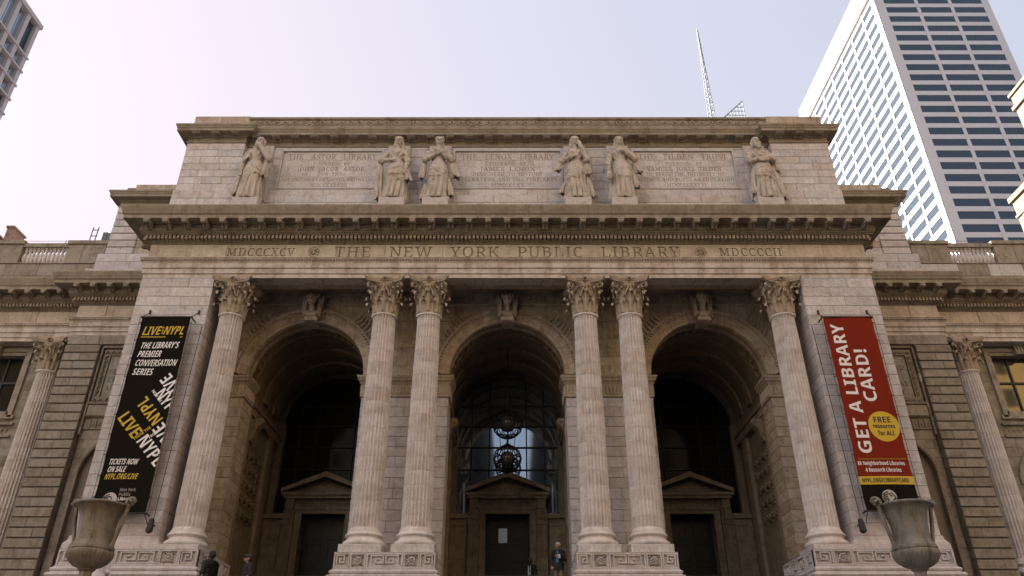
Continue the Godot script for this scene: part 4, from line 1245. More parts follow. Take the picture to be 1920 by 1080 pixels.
func attic() -> void:
	cache.guttae = guttae_mesh()
	var zb := -27.5; var zc := -27.8
	# solid core to the roof
	var o := B.new()
	o.span(-14.8, 14.8, 18.96, 26.2, zc - 0.06, -40.0)
	make(lib, "attic_core", o, M.joint)
	for s in [-1.0, 1.0]:
		var a := group(lib, "attic_block")
		var x0 := -14.85 if s < 0 else 12.15
		var x1 := x0 + 2.7
		courses(a, "attic_stone", x0, x1, 22.08, 24.80, zb, 0.6, 0.418, 1.1, M.wall, [0.9, 0.6])
		courses(a, "attic_stone", x0 - 0.06, x1 + 0.04, 20.3, 22.08, zb + 0.06, 0.7, 0.44, 1.2, M.wall, [0.9, 0.7])
		o = B.new()
		o.span(x0 + 0.02, x1 - 0.02, 20.3, 24.8, zb - 0.03, zb - 6.0)
		make(a, "core", o, M.joint)
		o = B.new()
		o.sweep([Vector2(x0, zb - 6), Vector2(x0, zb), Vector2(x1, zb), Vector2(x1, zc - 0.5)], ATTIC)
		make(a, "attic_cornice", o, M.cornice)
		for k in 3: put(a, "guttae_block", cache.guttae, M.modillion, Vector3(x0 + 0.45 + k * 0.9, 25.21, zb + 0.02))
		for k in 2: put(a, "parapet_stone", stone(1.30, 0.86, 2.0), M.warm[k * 2 + 1], Vector3(x0 + 0.70 + 1.31 * k, 26.03, zb - 1.02))
	var c := group(lib, "attic_wall")
	# centre cornice and the parapet with its running scroll
	o = B.new()
	o.sweep([Vector2(-12.2, zc), Vector2(12.2, zc)], ATTIC)
	make(c, "attic_cornice", o, M.cornice)
	for k in range(-13, 14): put(c, "guttae_block", cache.guttae, M.modillion, Vector3(k * 0.9, 25.21, zc + 0.02))
	o = B.new()
	o.sweep([Vector2(-12.2, zc + 0.28), Vector2(12.2, zc + 0.28)], [[0, 25.58], [0.02, 25.88], [-0.02, 25.9], [-0.02, 26.22], [0.04, 26.24], [0.06, 26.30], [0.06, 26.36], [-0.5, 26.38], [-0.5, 25.6]])
	var par := make(c, "parapet", o, M.cornice)
	o = B.new()
	wave_scrolls(o, -12.0, 12.0, 26.06, zc + 0.28, 0.44, 0.13)
	stuff(make(par, "scrolls", o, M.modillion))
	# plain wall stones between and under the panels
	var panels := [[-10.5, -5.76], [-2.52, 2.52], [5.76, 10.5]]
	courses(c, "attic_stone", -12.15, 12.15, 20.4, 22.06, zc + 0.03, 0.3, 0.44, 1.9, M.wall)
	courses(c, "attic_stone", -12.15, 12.15, 22.06, 22.40, zc, 0.3, 0.34, 2.2, M.wall)
	for e in [[-12.15, -10.5], [-5.76, -2.52], [2.52, 5.76], [10.5, 12.15]]: courses(c, "attic_stone", e[0], e[1], 22.40, 24.66, zc, 0.3, 0.45, 1.2, M.wall)
	courses(c, "attic_stone", -12.15, 12.15, 24.66, 24.80, zc, 0.3, 0.2, 2.4, M.wall)
	# plinths and backing strips behind the statues
	for x in [-11.36, -5.02, -3.13, 3.08, 5.08, 11.42]:
		put(c, "statue_plinth", stone(1.12, 0.86, 0.95), M.wall[3], Vector3(x, 20.83, -27.30))
		put(c, "backing_strip", stone(1.0, 3.1, 0.25), M.wall[1], Vector3(x, 23.25, zc + 0.0))
	# inscription panels: a sunk tablet of cut stones with a raised frame
	var texts := [
		[["THE   ASTOR   LIBRARY", 0.29, 4.1, 24.28], ["FOUNDED   BY", 0.17, 1.7, 23.87], ["JOHN  JACOB  ASTOR", 0.23, 3.1, 23.57], ["FOR  THE", 0.17, 1.1, 23.28], ["ADVANCEMENT OF USEFUL KNOWLEDGE", 0.18, 4.4, 22.97], ["MDCCCXLVIII", 0.18, 1.7, 22.66]],
		[["THE   LENOX   LIBRARY", 0.29, 4.3, 24.28], ["FOUNDED   BY", 0.17, 1.7, 23.87], ["JAMES  LENOX", 0.23, 2.5, 23.57], ["DEDICATED  TO  HISTORY", 0.18, 3.2, 23.28], ["LITERATURE AND THE FINE ARTS", 0.19, 4.5, 22.97], ["MDCCCLXX", 0.18, 1.5, 22.66]],
		[["THE   TILDEN   TRUST", 0.29, 4.1, 24.28], ["FOUNDED   BY", 0.17, 1.7, 23.87], ["SAMUEL  JONES  TILDEN", 0.23, 3.4, 23.57], ["TO  SERVE  THE  INTERESTS  OF", 0.18, 3.6, 23.28], ["SCIENCE AND POPULAR EDUCATION", 0.19, 4.4, 22.97], ["MDCCCLXXXVI", 0.18, 1.8, 22.66]]]
	for i in 3:
		var x0: float = panels[i][0]; var x1: float = panels[i][1]; var cx := (x0 + x1) / 2
		var p := group(lib, "inscription_panel")
		o = B.new()
		for e in [[x0, x1, 22.40, 22.49], [x0, x1, 24.57, 24.66], [x0, x0 + 0.09, 22.49, 24.57], [x1 - 0.09, x1, 22.49, 24.57]]: o.span(e[0], e[1], e[2], e[3], zc - 0.2, zc + 0.035)
		make(p, "frame", o, M.wall[5])
		var ys := [22.49, 23.13, 23.74, 24.08, 24.57]
		for r in 4:
			var n := 1 if r == 3 else 3
			var cuts := [x0 + 0.09, x0 + 0.09 + (x1 - x0) * (0.36 if r % 2 else 0.28), x0 + 0.09 + (x1 - x0) * (0.62 if r % 2 else 0.72), x1 - 0.09]
			if n == 1: cuts = [x0 + 0.09, x1 - 0.09]
			for k in n:
				var t := CSGCombiner3D.new()
				t.name = "tablet_stone"
				var b := CSGBox3D.new(); b.name = "block"
				b.size = Vector3(cuts[k + 1] - cuts[k] - 0.01, ys[r + 1] - ys[r] - 0.01, 0.2); b.position = Vector3((cuts[k] + cuts[k + 1]) / 2, (ys[r] + ys[r + 1]) / 2, zc - 0.15)
				b.material = M.wall[rng.randi() % M.wall.size()]
				t.add_child(b)
				for l in texts[i]:
					if absf(l[3] - b.position.y) < (ys[r + 1] - ys[r]) / 2 and cx - l[2] / 2 < cuts[k + 1] and cx + l[2] / 2 > cuts[k]:
						cut_words(t, l[0], l[1], l[2], Vector3(cx, l[3], zc - 0.05), M.cut_pale, serif, 3)
				p.add_child(t, true)

	# shoulders behind the attic, at the inner bays of the wings
	for s in [-1.0, 1.0]:
		var a := group(lib, "shoulder_tower")
		var zs := -32.6
		o = B.new()
		o.span(s * 20.2, s * 12.0, 20.2, 26.1, zs - 0.06, -40.0)
		make(a, "core", o, M.joint)
		var xa: float = -20.25 if s < 0 else 13.0
		courses(a, "attic_stone", minf(s * 18.9, s * 13.0), maxf(s * 18.9, s * 13.0), 21.9, 24.80, zs, 0.3, 0.42, 1.5, M.warm + [M.wall[0]])
		courses(a, "attic_stone", minf(s * 20.9, s * 14.0), maxf(s * 20.9, s * 14.0), 20.2, 20.95, zs + 0.25, 0.8, 0.4, 1.4, M.wall, [2.0, 2.0])
		courses(a, "attic_stone", minf(s * 20.6, s * 14.0), maxf(s * 20.6, s * 14.0), 20.95, 21.9, zs + 0.1, 0.6, 0.48, 1.5, M.wall, [1.8, 1.8])
		for r in 7:
			var h := (24.8 - 21.9) / 7
			var two := r == 2 or r == 4
			put(a, "rustic_block", stone(1.40, h - 0.035, 1.6, 0.03), M.wall[(r * 3) % 7], Vector3(s * 19.6, 21.9 + h * (r + 0.5), zs - 0.73))
		o = B.new()
		var path := [Vector2(-20.3, -40), Vector2(-20.3, zs), Vector2(-12.5, zs)] if s < 0 else [Vector2(12.5, zs), Vector2(20.3, zs), Vector2(20.3, -40)]
		o.sweep(path, ATTIC)
		make(a, "attic_cornice", o, M.cornice)
		for k in 4: put(a, "parapet_stone", stone(1.55, 0.72, 2.0), M.warm[k], Vector3(s * (19.0 - 1.56 * k), 25.96, zs - 1.05))

# ---- wings ---------------------------------------------------------------------

func baluster_mesh() -> ArrayMesh:
	var o := B.new()
	o.lathe([[0.11, 0.0], [0.11, 0.08], [0.06, 0.12], [0.09, 0.2], [0.125, 0.34], [0.10, 0.5], [0.06, 0.68], [0.055, 0.74], [0.09, 0.78], [0.09, 0.82], [0.065, 0.86], [0.11, 0.9], [0.11, 0.98]], 12)
	return o.mesh()

func wings() -> void:
	cache.baluster = baluster_mesh()
	for s in [-1.0, 1.0]:
		var X := func(a: float, b: float) -> Array: return [minf(a * s, b * s), maxf(a * s, b * s)]
		# entablature with its break
		var path := [Vector2(-56, -33.04), Vector2(-20.65, -33.04), Vector2(-20.65, ZW), Vector2(-14.7, ZW)] if s < 0 else [Vector2(14.7, ZW), Vector2(20.65, ZW), Vector2(20.65, -33.04), Vector2(56, -33.04)]
		var mods := []
		for k in 8: mods.append([s * (20.5 - k * 0.785), ZW])
		for k in 8: mods.append([s * (21.62 + k * 0.785), -33.04])
		var g := entablature(path, "wing_entablature", mods, M.entab)
		var r := []
		for i in 4:
			r = X.call(14.9 + i * 1.45, 16.35 + i * 1.45)
			if r[1] * s > 0: put(g, "frieze_block", stone(1.44 if i < 3 else 1.37, 0.69, 0.14), M.frieze[i % 3], Vector3((r[0] + r[1]) / 2 - (0.02 * s if i == 3 else 0.0), 18.55, ZW - 0.07))
		for i in 4:
			r = X.call(20.72 + i * 2.2, 22.92 + i * 2.2)
			put(g, "frieze_block", stone(2.18, 0.69, 0.14), M.frieze[(i + 1) % 3], Vector3((r[0] + r[1]) / 2, 18.55, -33.11))
		# inner bay: smooth blocks, rusticated pier, sunk panel, niche
		var w := group(lib, "wing_wall")
		var o := B.new()
		r = X.call(20.6, 14.8); o.span(r[0], r[1], 2.0, 17.3, ZW - 0.5, -34.2)
		r = X.call(56, 20.6); o.span(r[0], r[1], 2.0, 13.4, -33.75, -34.2); o.span(r[0], r[1], 16.85, 17.6, -33.75, -34.2)
		r = X.call(23.15, 20.6); o.span(r[0], r[1], 2.0, 17.6, -33.74, -34.2)
		r = X.call(56, 26.3); o.span(r[0], r[1], 13.4, 16.85, -33.74, -34.2)
		make(w, "core", o, M.joint)
		r = X.call(20.65, 14.9)
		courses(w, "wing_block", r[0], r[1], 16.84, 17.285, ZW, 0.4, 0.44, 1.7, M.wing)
		for i in 28:
			var y := 16.42 - i * 0.418
			if y < 5.0: break
			var q := 19.05 + 1.62 * (0.35 + 0.3 * ((i * 7) % 5) / 4.0)
			for e in ([[19.05, q], [q, 20.67]] if i % 3 else [[19.05, 20.67]]):
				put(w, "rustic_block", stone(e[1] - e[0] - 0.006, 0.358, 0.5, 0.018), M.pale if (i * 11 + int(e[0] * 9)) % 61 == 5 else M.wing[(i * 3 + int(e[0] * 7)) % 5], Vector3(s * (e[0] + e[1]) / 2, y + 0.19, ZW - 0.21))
		o = B.new(); r = X.call(20.66, 19.06); o.span(r[0], r[1], 3.0, 16.83, ZW - 0.05, ZW - 0.5); make(w, "pier_backing", o, M.wing[3])
		# the sunk field beside the pier
		r = X.call(19.0, 14.9)
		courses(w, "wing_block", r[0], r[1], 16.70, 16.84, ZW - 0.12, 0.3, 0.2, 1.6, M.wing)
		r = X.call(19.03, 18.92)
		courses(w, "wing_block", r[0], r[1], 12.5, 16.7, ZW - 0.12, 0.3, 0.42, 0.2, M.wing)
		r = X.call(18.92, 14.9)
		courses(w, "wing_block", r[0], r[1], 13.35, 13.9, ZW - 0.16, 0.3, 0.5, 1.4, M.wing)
		o = B.new()
		o.sweep([Vector2(r[0], ZW - 0.3), Vector2(r[1], ZW - 0.3)], [[0, 12.75], [0.06, 12.78], [0.06, 13.28], [0.14, 13.32], [0.2, 13.38], [0.0, 13.4]])
		var band := make(w, "ornament_band", o, M.wing[3])
		o = B.new()
		run_of(o, Vector3(r[0], 13.03, ZW - 0.23), Vector3(r[1], 13.03, ZW - 0.23), 0.26, Vector3(0.17, 0.30, 0.08), true)
		run_of(o, Vector3(r[0], 13.03, ZW - 0.22), Vector3(r[1], 13.03, ZW - 0.22), 0.26, Vector3(0.06, 0.36, 0.05), false, 0.13)
		stuff(make(band, "leaves", o, M.wing[1]))
		# wall round the niche
		for row in 18:
			var y0 := 5.2 + row * 0.42; var y1 := y0 + 0.42
			if y0 > 12.7: break
			var x := 14.9
			while x < 18.99:
				var ww := minf(rng.randf_range(0.8, 1.3), 19.0 - x)
				var poly := PackedVector2Array([Vector2(s * (x + 0.006), y0 + 0.006), Vector2(s * (x + ww - 0.006), y0 + 0.006), Vector2(s * (x + ww - 0.006), minf(y1, 12.75) - 0.006), Vector2(s * (x + 0.006), minf(y1, 12.75) - 0.006)])
				for q in Geometry2D.clip_polygons(poly, arch_poly(s * 17.0, 10.8, 1.78)):
					if q.size() > 2:
						var b := B.new(); b.prism(q, ZW - 0.7, ZW - 0.3)
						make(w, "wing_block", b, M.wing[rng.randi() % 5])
				x += ww
		var niche := group(lib, "fountain_niche")
		o = B.new()
		arc_sweep(o, s * 17.0, 10.8, 1.6, [[0.0, ZW - 1.2], [0.0, ZW - 0.25], [0.06, ZW - 0.22], [0.14, ZW - 0.24], [0.19, ZW - 0.28], [0.19, ZW - 0.5]])
		for q in [-1.0, 1.0]:
			o.span(s * 17.0 + q * 1.6, s * 17.0 + q * 1.79, 4.0, 10.8, ZW - 1.2, ZW - 0.24)
		make(niche, "niche_arch", o, M.wing[3])
		o = B.new()
		var rows := []
		for j in 9:
			var line := PackedVector3Array()
			var a := PI * j / 8
			for k in 9:
				var e := PI / 2 * k / 8.0
				line.append(Vector3(s * 17.0 + cos(a) * cos(e) * 1.6, 10.8 + sin(e) * 1.6, ZW - 0.4 - sin(a) * cos(e) * 1.2))
			rows.append(line)
		o.sheet(rows)
		rows = []
		for y in [4.0, 10.8]:
			var line := PackedVector3Array()
			for j in 17: line.append(Vector3(s * 17.0 + cos(PI * j / 16) * 1.6, y, ZW - 0.4 - sin(PI * j / 16) * 1.2))
			rows.append(line)
		o.sheet(rows)
		make(niche, "niche_bowl", o, M.inner[1])
		# inscription panel with a leaf frame
		var p := group(lib, "verse_panel")
		o = B.new()
		r = X.call(18.86, 15.14)
		for e in [[18.86, 15.14, 14.0, 14.28], [18.86, 15.14, 16.35, 16.64], [18.86, 18.56, 14.28, 16.35], [15.44, 15.14, 14.28, 16.35]]:
			var q: Array = X.call(e[0], e[1])
			o.span(q[0], q[1], e[2], e[3], ZW - 0.5, ZW - 0.19)
		var fr := make(p, "frame", o, M.wing[3])
		o = B.new()
		for i in 16:
			for e in [[18.71, 14.4 + i * 0.125], [15.29, 14.4 + i * 0.125]]:
				var c := Vector3(s * e[0], e[1], ZW - 0.19)
				o.tube([c + Vector3(-0.09, -0.05, 0), c + Vector3(0, 0, 0.04), c + Vector3(0.08 * (1 if i % 2 else -1), 0.06, 0.02)], [0.03, 0.05, 0.02], 5)
		for i in 26:
			for y in [14.14, 16.5]:
				var c := Vector3(s * (15.2 + i * 0.143), y, ZW - 0.19)
				o.tube([c + Vector3(-0.06, -0.07, 0), c + Vector3(0, 0, 0.04), c + Vector3(0.05, 0.08 * (1 if i % 2 else -1), 0.02)], [0.03, 0.05, 0.02], 5)
		make(p, "leaf_carving", o, M.wing[1])
		o = B.new()
		var q2: Array = X.call(18.9, 15.1)
		o.sweep([Vector2(q2[0], ZW - 0.3), Vector2(q2[1], ZW - 0.3)], [[0, 13.9], [0.2, 13.92], [0.24, 13.98], [0.24, 14.0], [0.0, 14.01]])
		make(p, "shelf", o, M.wing[2])
		var verse := [["BEAUTY", 15.95], ["OLD  YET  EVER  NEW", 15.55], ["ETERNAL  VOICE", 15.14], ["AND  INWARD  WORD", 14.74]] if s < 0 else [["BUT  ABOVE  ALL  THINGS", 15.75], ["TRUTH", 15.33], ["BEARETH  AWAY", 14.95], ["THE  VICTORY", 14.56]]
		var t := CSGCombiner3D.new()
		t.name = "tablet"
		var b2 := CSGBox3D.new(); b2.name = "block"
		b2.size = Vector3(3.1, 2.05, 0.2); b2.position = Vector3(s * 17.0, 15.315, ZW - 0.36); b2.material = M.wing[4]
		t.add_child(b2)
		for v in verse: cut_words(t, v[0], 0.22, 2.85 if v[0].length() > 12 else 1.2 if v[0].length() < 7 else 2.3, Vector3(s * 17.0, v[1], ZW - 0.26), M.cut, serif, 3)
		p.add_child(t, true)
		# outer bay: engaged column, window, arched window below
		column(s * 21.62, -33.2, M.wing[2])
		r = X.call(23.17, 20.62)
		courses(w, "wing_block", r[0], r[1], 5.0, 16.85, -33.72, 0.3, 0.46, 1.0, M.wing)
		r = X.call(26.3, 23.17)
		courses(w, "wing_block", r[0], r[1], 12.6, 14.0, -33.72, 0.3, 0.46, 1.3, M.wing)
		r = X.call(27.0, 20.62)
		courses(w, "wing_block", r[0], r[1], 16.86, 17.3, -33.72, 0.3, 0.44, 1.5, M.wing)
		for row in 17:
			var y0 := 5.2 + row * 0.44
			if y0 > 12.3: break
			var x := 23.17
			while x < 26.29:
				var ww := minf(rng.randf_range(0.9, 1.4), 26.3 - x)
				var poly := PackedVector2Array([Vector2(s * (x + 0.006), y0), Vector2(s * (x + ww - 0.006), y0), Vector2(s * (x + ww - 0.006), y0 + 0.43), Vector2(s * (x + 0.006), y0 + 0.43)])
				for q in Geometry2D.clip_polygons(poly, arch_poly(s * 24.7, 10.6, 1.95)):
					if q.size() > 2:
						var b := B.new(); b.prism(q, -34.0, -33.72)
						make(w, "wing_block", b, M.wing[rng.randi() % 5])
				x += ww
		var win := group(lib, "wing_window", Vector3(s * 24.72, 0, -33.72))
		o = B.new()
		for e in [[-1.75, -1.55, 13.7, 17.0], [1.55, 1.75, 13.7, 17.0], [-1.75, 1.75, 17.0, 17.18], [-1.85, 1.85, 13.62, 13.8]]: o.span(e[0], e[1], e[2], e[3], -0.3, 0.12)
		for e in [[-1.55, -1.42, 13.8, 16.9], [1.42, 1.55, 13.8, 16.9], [-1.55, 1.55, 16.82, 17.0], [-1.55, 1.55, 13.8, 14.0]]: o.span(e[0], e[1], e[2], e[3], -0.3, 0.04)
		make(win, "window_frame", o, M.wing[2])
		o = B.new()
		o.prism(PackedVector2Array([Vector2(-0.26, 16.8), Vector2(0.26, 16.8), Vector2(0.38, 17.6), Vector2(-0.38, 17.6)]), -0.1, 0.3)
		for i in 3: o.span(-0.2 + i * 0.16, -0.12 + i * 0.16, 16.85, 17.55, 0.3, 0.34)
		make(win, "window_keystone", o, M.wing[0])
		o = B.new(); o.span(-1.42, 1.42, 14.0, 16.82, -0.42, -0.40)
		make(win, "window_glass", o, M.wing_glass if s > 0 else M.dim_glass)
		o = B.new()
		for x in [-0.47, 0.47]: o.span(x - 0.04, x + 0.04, 14.0, 16.82, -0.40, -0.33)
		o.span(-1.42, 1.42, 15.5, 15.6, -0.398, -0.335)
		make(win, "window_bars", o, M.iron)
		o = B.new()
		run_of(o, Vector3(-1.8, 13.1, 0.03), Vector3(1.8, 13.1, 0.03), 0.24, Vector3(0.16, 0.30, 0.1), true)
		o.span(-1.95, 1.95, 13.32, 13.45, -0.1, 0.14); o.span(-1.95, 1.95, 12.75, 12.86, -0.1, 0.1)
		make(win, "ornament_band", o, M.wing[1])
		o = B.new()
		arc_sweep(o, 0, 10.6, 1.6, [[0.0, -0.5], [0.0, 0.02], [0.12, 0.04], [0.2, 0.1], [0.35, 0.12], [0.36, -0.1]])
		make(win, "arch_moulding", o, M.wing[0])
		o = B.new()
		o.prism(arch_poly(0, 10.6, 1.65), -0.55, -0.5)
		make(win, "arch_glass", o, M.dim_glass)
		o = B.new()
		for x in [-0.8, 0.0, 0.8]: o.span(x - 0.04, x + 0.04, 4, 10.6 + sqrt(2.6 - x * x), -0.5, -0.44)
		for y in [7.0, 8.8, 10.6]: o.span(-1.6, 1.6, y - 0.05, y + 0.05, -0.498, -0.445)
		make(win, "arch_bars", o, M.iron)
		# parapet and balustrade
		var par := group(lib, "parapet")
		var zp := -33.2
		r = X.call(56, 20.8)
		o = B.new(); o.span(r[0], r[1], 20.3, 21.7, zp - 0.04, zp - 0.8)
		make(par, "core", o, M.joint)
		r = X.call(27.5, 20.7)
		courses(par, "parapet_stone", r[0], r[1], 20.3, 21.72, zp, 0.3, 0.70, 1.6, M.wing + [M.wall[5]])
		for e in [[22.62, 20.7], [27.5, 24.98]]:
			r = X.call(e[0], e[1])
			courses(par, "parapet_stone", r[0], r[1], 21.72, 22.86, zp + 0.06, 0.75, 1.14, 1.2, M.wing)
			o = B.new(); o.span(r[0] - 0.07, r[1] + 0.07, 22.86, 23.06, zp + 0.14, zp - 0.85)
			make(par, "coping", o, M.cornice)
		r = X.call(24.98, 22.62)
		o = B.new(); o.span(r[0], r[1], 22.72, 22.95, zp + 0.04, zp - 0.4); make(par, "rail", o, M.wing[4])
		o = B.new(); o.span(r[0], r[1], 21.724, 21.79, zp + 0.04, zp - 0.4); make(par, "plinth_course", o, M.wing[0])
		for k in 11: put(par, "baluster", cache.baluster, M.pale if k % 3 else M.wall[0], Vector3(r[0] + 0.14 + k * 0.208, 21.76, zp - 0.16)).scale = Vector3(1.0, 0.98, 1.0)
		# thin guard cable along the parapet
		o = B.new()
		for k in 4: o.bar(Vector3(s * (20.9 + k * 2.2), 23.0, zp - 0.3), Vector3(s * (20.9 + k * 2.2), 23.34, zp - 0.3), 0.02)
		o.bar(Vector3(s * 20.4, 23.30, zp - 0.32), Vector3(s * 28, 23.30, zp - 0.32), 0.018)
		make(par, "guard_cable", o, M.iron)
	# the long bodies behind, so that no daylight comes through
	var o := B.new()
	o.span(-56, -20.6, 2.0, 20.25, -34.25, -70); o.span(20.6, 56, 2.0, 20.25, -34.25, -70)
	o.span(-20.6, 20.6, 2.0, 20.2, -36.4, -70); o.span(-20.6, -14.9, 2.0, 20.2, -34.2, -36.4); o.span(14.9, 20.6, 2.0, 20.2, -34.2, -36.4)
	o.span(-56, -20.7, 17.32, 20.3, -33.5, -34.25); o.span(20.7, 56, 17.32, 20.3, -33.5, -34.25)
	o.span(-20.55, -14.9, 17.32, 20.3, -32.95, -34.2); o.span(14.9, 20.55, 17.32, 20.3, -32.95, -34.2)
	o.span(-14.8, 14.8, 18.98, 19.3, -29.9, -36.4)
	for cx in [-12.5, -4.2, 4.2, 12.5]: o.span(cx - 1.1, cx + 1.1, 3.0, 18.98, ZA - 1.9, -36.4)
	make(lib, "rear_building", o, M.wing[1])
	o = B.new()
	o.span(-14.8, 14.8, 3.0, F0, -26.3, -36.4)
	make(lib, "portico_floor", o, M.paving)

# ---- banners -----------------------------------------------------------------

func ripple(x: float, y: float) -> float:
	return 0.022 * sin(x * 3.1 + y * 0.9) + 0.013 * sin(y * 2.3 + 1.0 - x * 1.3)

func clip_half(poly: PackedVector2Array, n: Vector2, d: float) -> PackedVector2Array:
	var out := PackedVector2Array()
	for i in poly.size():
		var a := poly[i]; var b := poly[(i + 1) % poly.size()]
		var da := n.dot(a) - d; var db := n.dot(b) - d
		if da <= 0: out.append(a)
		if (da < 0) != (db < 0) and absf(da - db) > 1e-9: out.append(a.lerp(b, da / (da - db)))
	return out

# printed words on the cloth, cut off at its edges; at = centre, turn in degrees
func printed(parent: Node, rect: Rect2, text: String, cap: float, width: float, at: Vector2, turn: float, m: Material, slant := 0.0, font: Font = null) -> void:
	var t := words(text, font if font else sans, cap)
	var a := t.get_mesh_arrays()
	var vs: PackedVector3Array = a[Mesh.ARRAY_VERTEX]
	var box := t.get_aabb()
	var kx := width / box.size.x
	var c := Vector2(box.position.x + box.size.x / 2, box.position.y + box.size.y / 2)
	var o := B.new()
	for i in range(0, vs.size(), 3):
		var poly := PackedVector2Array()
		for k in 3:
			var p := Vector2((vs[i + k].x - c.x) * kx, vs[i + k].y - c.y)
			p.x += p.y * slant
			poly.append(at + p.rotated(deg_to_rad(turn)))
		poly = clip_half(clip_half(poly, Vector2(1, 0), rect.end.x), Vector2(-1, 0), -rect.position.x)
		for k in range(1, poly.size() - 1):
			var q := []
			for e in [0, k, k + 1]: q.append(Vector3(poly[e].x, poly[e].y, ripple(poly[e].x, poly[e].y) + 0.010))
			o.tri_out(q[0], q[1], q[2], Vector3(0, 0, 1))
	if o.v.size(): make(parent, "lettering", o, m)

func cloth(x0: float, x1: float, y0: float, y1: float, z := 0.0) -> B:
	var o := B.new()
	for lay in [z, z - 0.004]:
		var rows := []
		for j in 61:
			var line := PackedVector3Array()
			for i in 9:
				var x := lerpf(x0, x1, i / 8.0); var y := lerpf(y0, y1, j / 60.0)
				var edge := absf(i - 4.0) / 4.0
				x *= 1.0 - 0.016 * pow(edge, 6.0) * absf(sin(y * PI / 0.75))      # drawn in between the ties
				line.append(Vector3(x, y, ripple(x, y) + lay))
			rows.append(line)
		o.sheet(rows, false, lay != z)
	return o

# a round patch that follows the cloth
func disc(o: B, c: Vector2, r: float, lift: float) -> void:
	var rows := []
	for j in 6:
		var line := PackedVector3Array()
		for i in 40:
			var p := c + Vector2(cos(TAU * i / 40), sin(TAU * i / 40)) * r * maxf(0.001, 1.0 - j / 5.0)
			line.append(Vector3(p.x, p.y, ripple(p.x, p.y) + lift))
		rows.append(line)
	o.sheet(rows, true)

func lion_mark(parent: Node, c: Vector2, r: float) -> void:
	# a round mark: a lion's head in profile drawn by dark strokes on a white disc
	var o := B.new()
	disc(o, c, r, 0.005)
	make(parent, "round_mark", o, mat(lin(0.45, 0.43, 0.43), 0.7))
	o = B.new()
	var strokes := [[[-0.9, 0.25], [-0.55, 0.55], [-0.1, 0.75]], [[-0.95, -0.1], [-0.6, 0.25], [-0.15, 0.45], [0.25, 0.35]], [[-0.9, -0.4], [-0.55, -0.02], [-0.2, 0.15]], [[-0.75, -0.62], [-0.5, -0.3], [-0.25, -0.15], [-0.2, -0.6]], [[-0.5, -0.85], [-0.3, -0.55]], [[0.1, 0.2], [0.3, 0.12], [0.45, 0.15]], [[0.25, 0.6], [0.6, 0.3], [0.85, -0.1], [0.8, -0.3], [0.5, -0.35]], [[0.6, -0.15], [0.75, -0.2]], [[0.5, -0.35], [0.45, -0.6], [0.2, -0.8]]]
	for s in strokes:
		for i in s.size() - 1: o.bar(Vector3(c.x + s[i][0] * r, c.y + s[i][1] * r, ripple(c.x, c.y) + 0.009), Vector3(c.x + s[i + 1][0] * r, c.y + s[i + 1][1] * r, ripple(c.x, c.y) + 0.009), r * 0.17, 0.006)
	make(parent, "round_mark_lines", o, M.ink)

func banner_fittings(parent: Node, x0: float, x1: float, y0: float, y1: float) -> void:
	var o := B.new()
	for y in [y1 + 0.02, y0 - 0.02]:
		o.tube([Vector3(x0 - 0.06, y, 0), Vector3(x1 + 0.06, y, 0)], [0.028], 8)
	make(parent, "rod", o, M.iron)
	o = B.new()
	for e in [x0 - 0.07, x1 + 0.07]:
		o.bar(Vector3(e, y0, -0.01), Vector3(e, y1, -0.01), 0.012)
		for k in range(int(y0 / 0.75) + 1, int(y1 / 0.75) + 1): o.bar(Vector3(e, k * 0.75, 0), Vector3(e + (0.1 if e < 0 else -0.1), k * 0.75 + 0.02, 0.02), 0.022)
	stuff(make(parent, "cables_and_ties", o, M.iron))
	for e in [[x0 - 0.02, y1], [x1 + 0.02, y1], [x0 + 0.05, y0], [x1 - 0.05, y0]]:
		o = B.new()
		o.bar(Vector3(e[0], e[1], 0.0), Vector3(e[0], e[1], -0.42), 0.04)
		if e[1] == y1:
			o.bar(Vector3(e[0], e[1], 0), Vector3(e[0] + 0.06, e[1] + 0.42, -0.40), 0.022)
			o.bar(Vector3(e[0] + 0.06, e[1] + 0.36, -0.41), Vector3(e[0] + 0.06, e[1] + 0.52, -0.41), 0.06)
		else: o.bar(Vector3(e[0], e[1], 0), Vector3(e[0] + 0.03, e[1] - 0.32, -0.4), 0.02)
		make(parent, "bracket", o, M.iron)

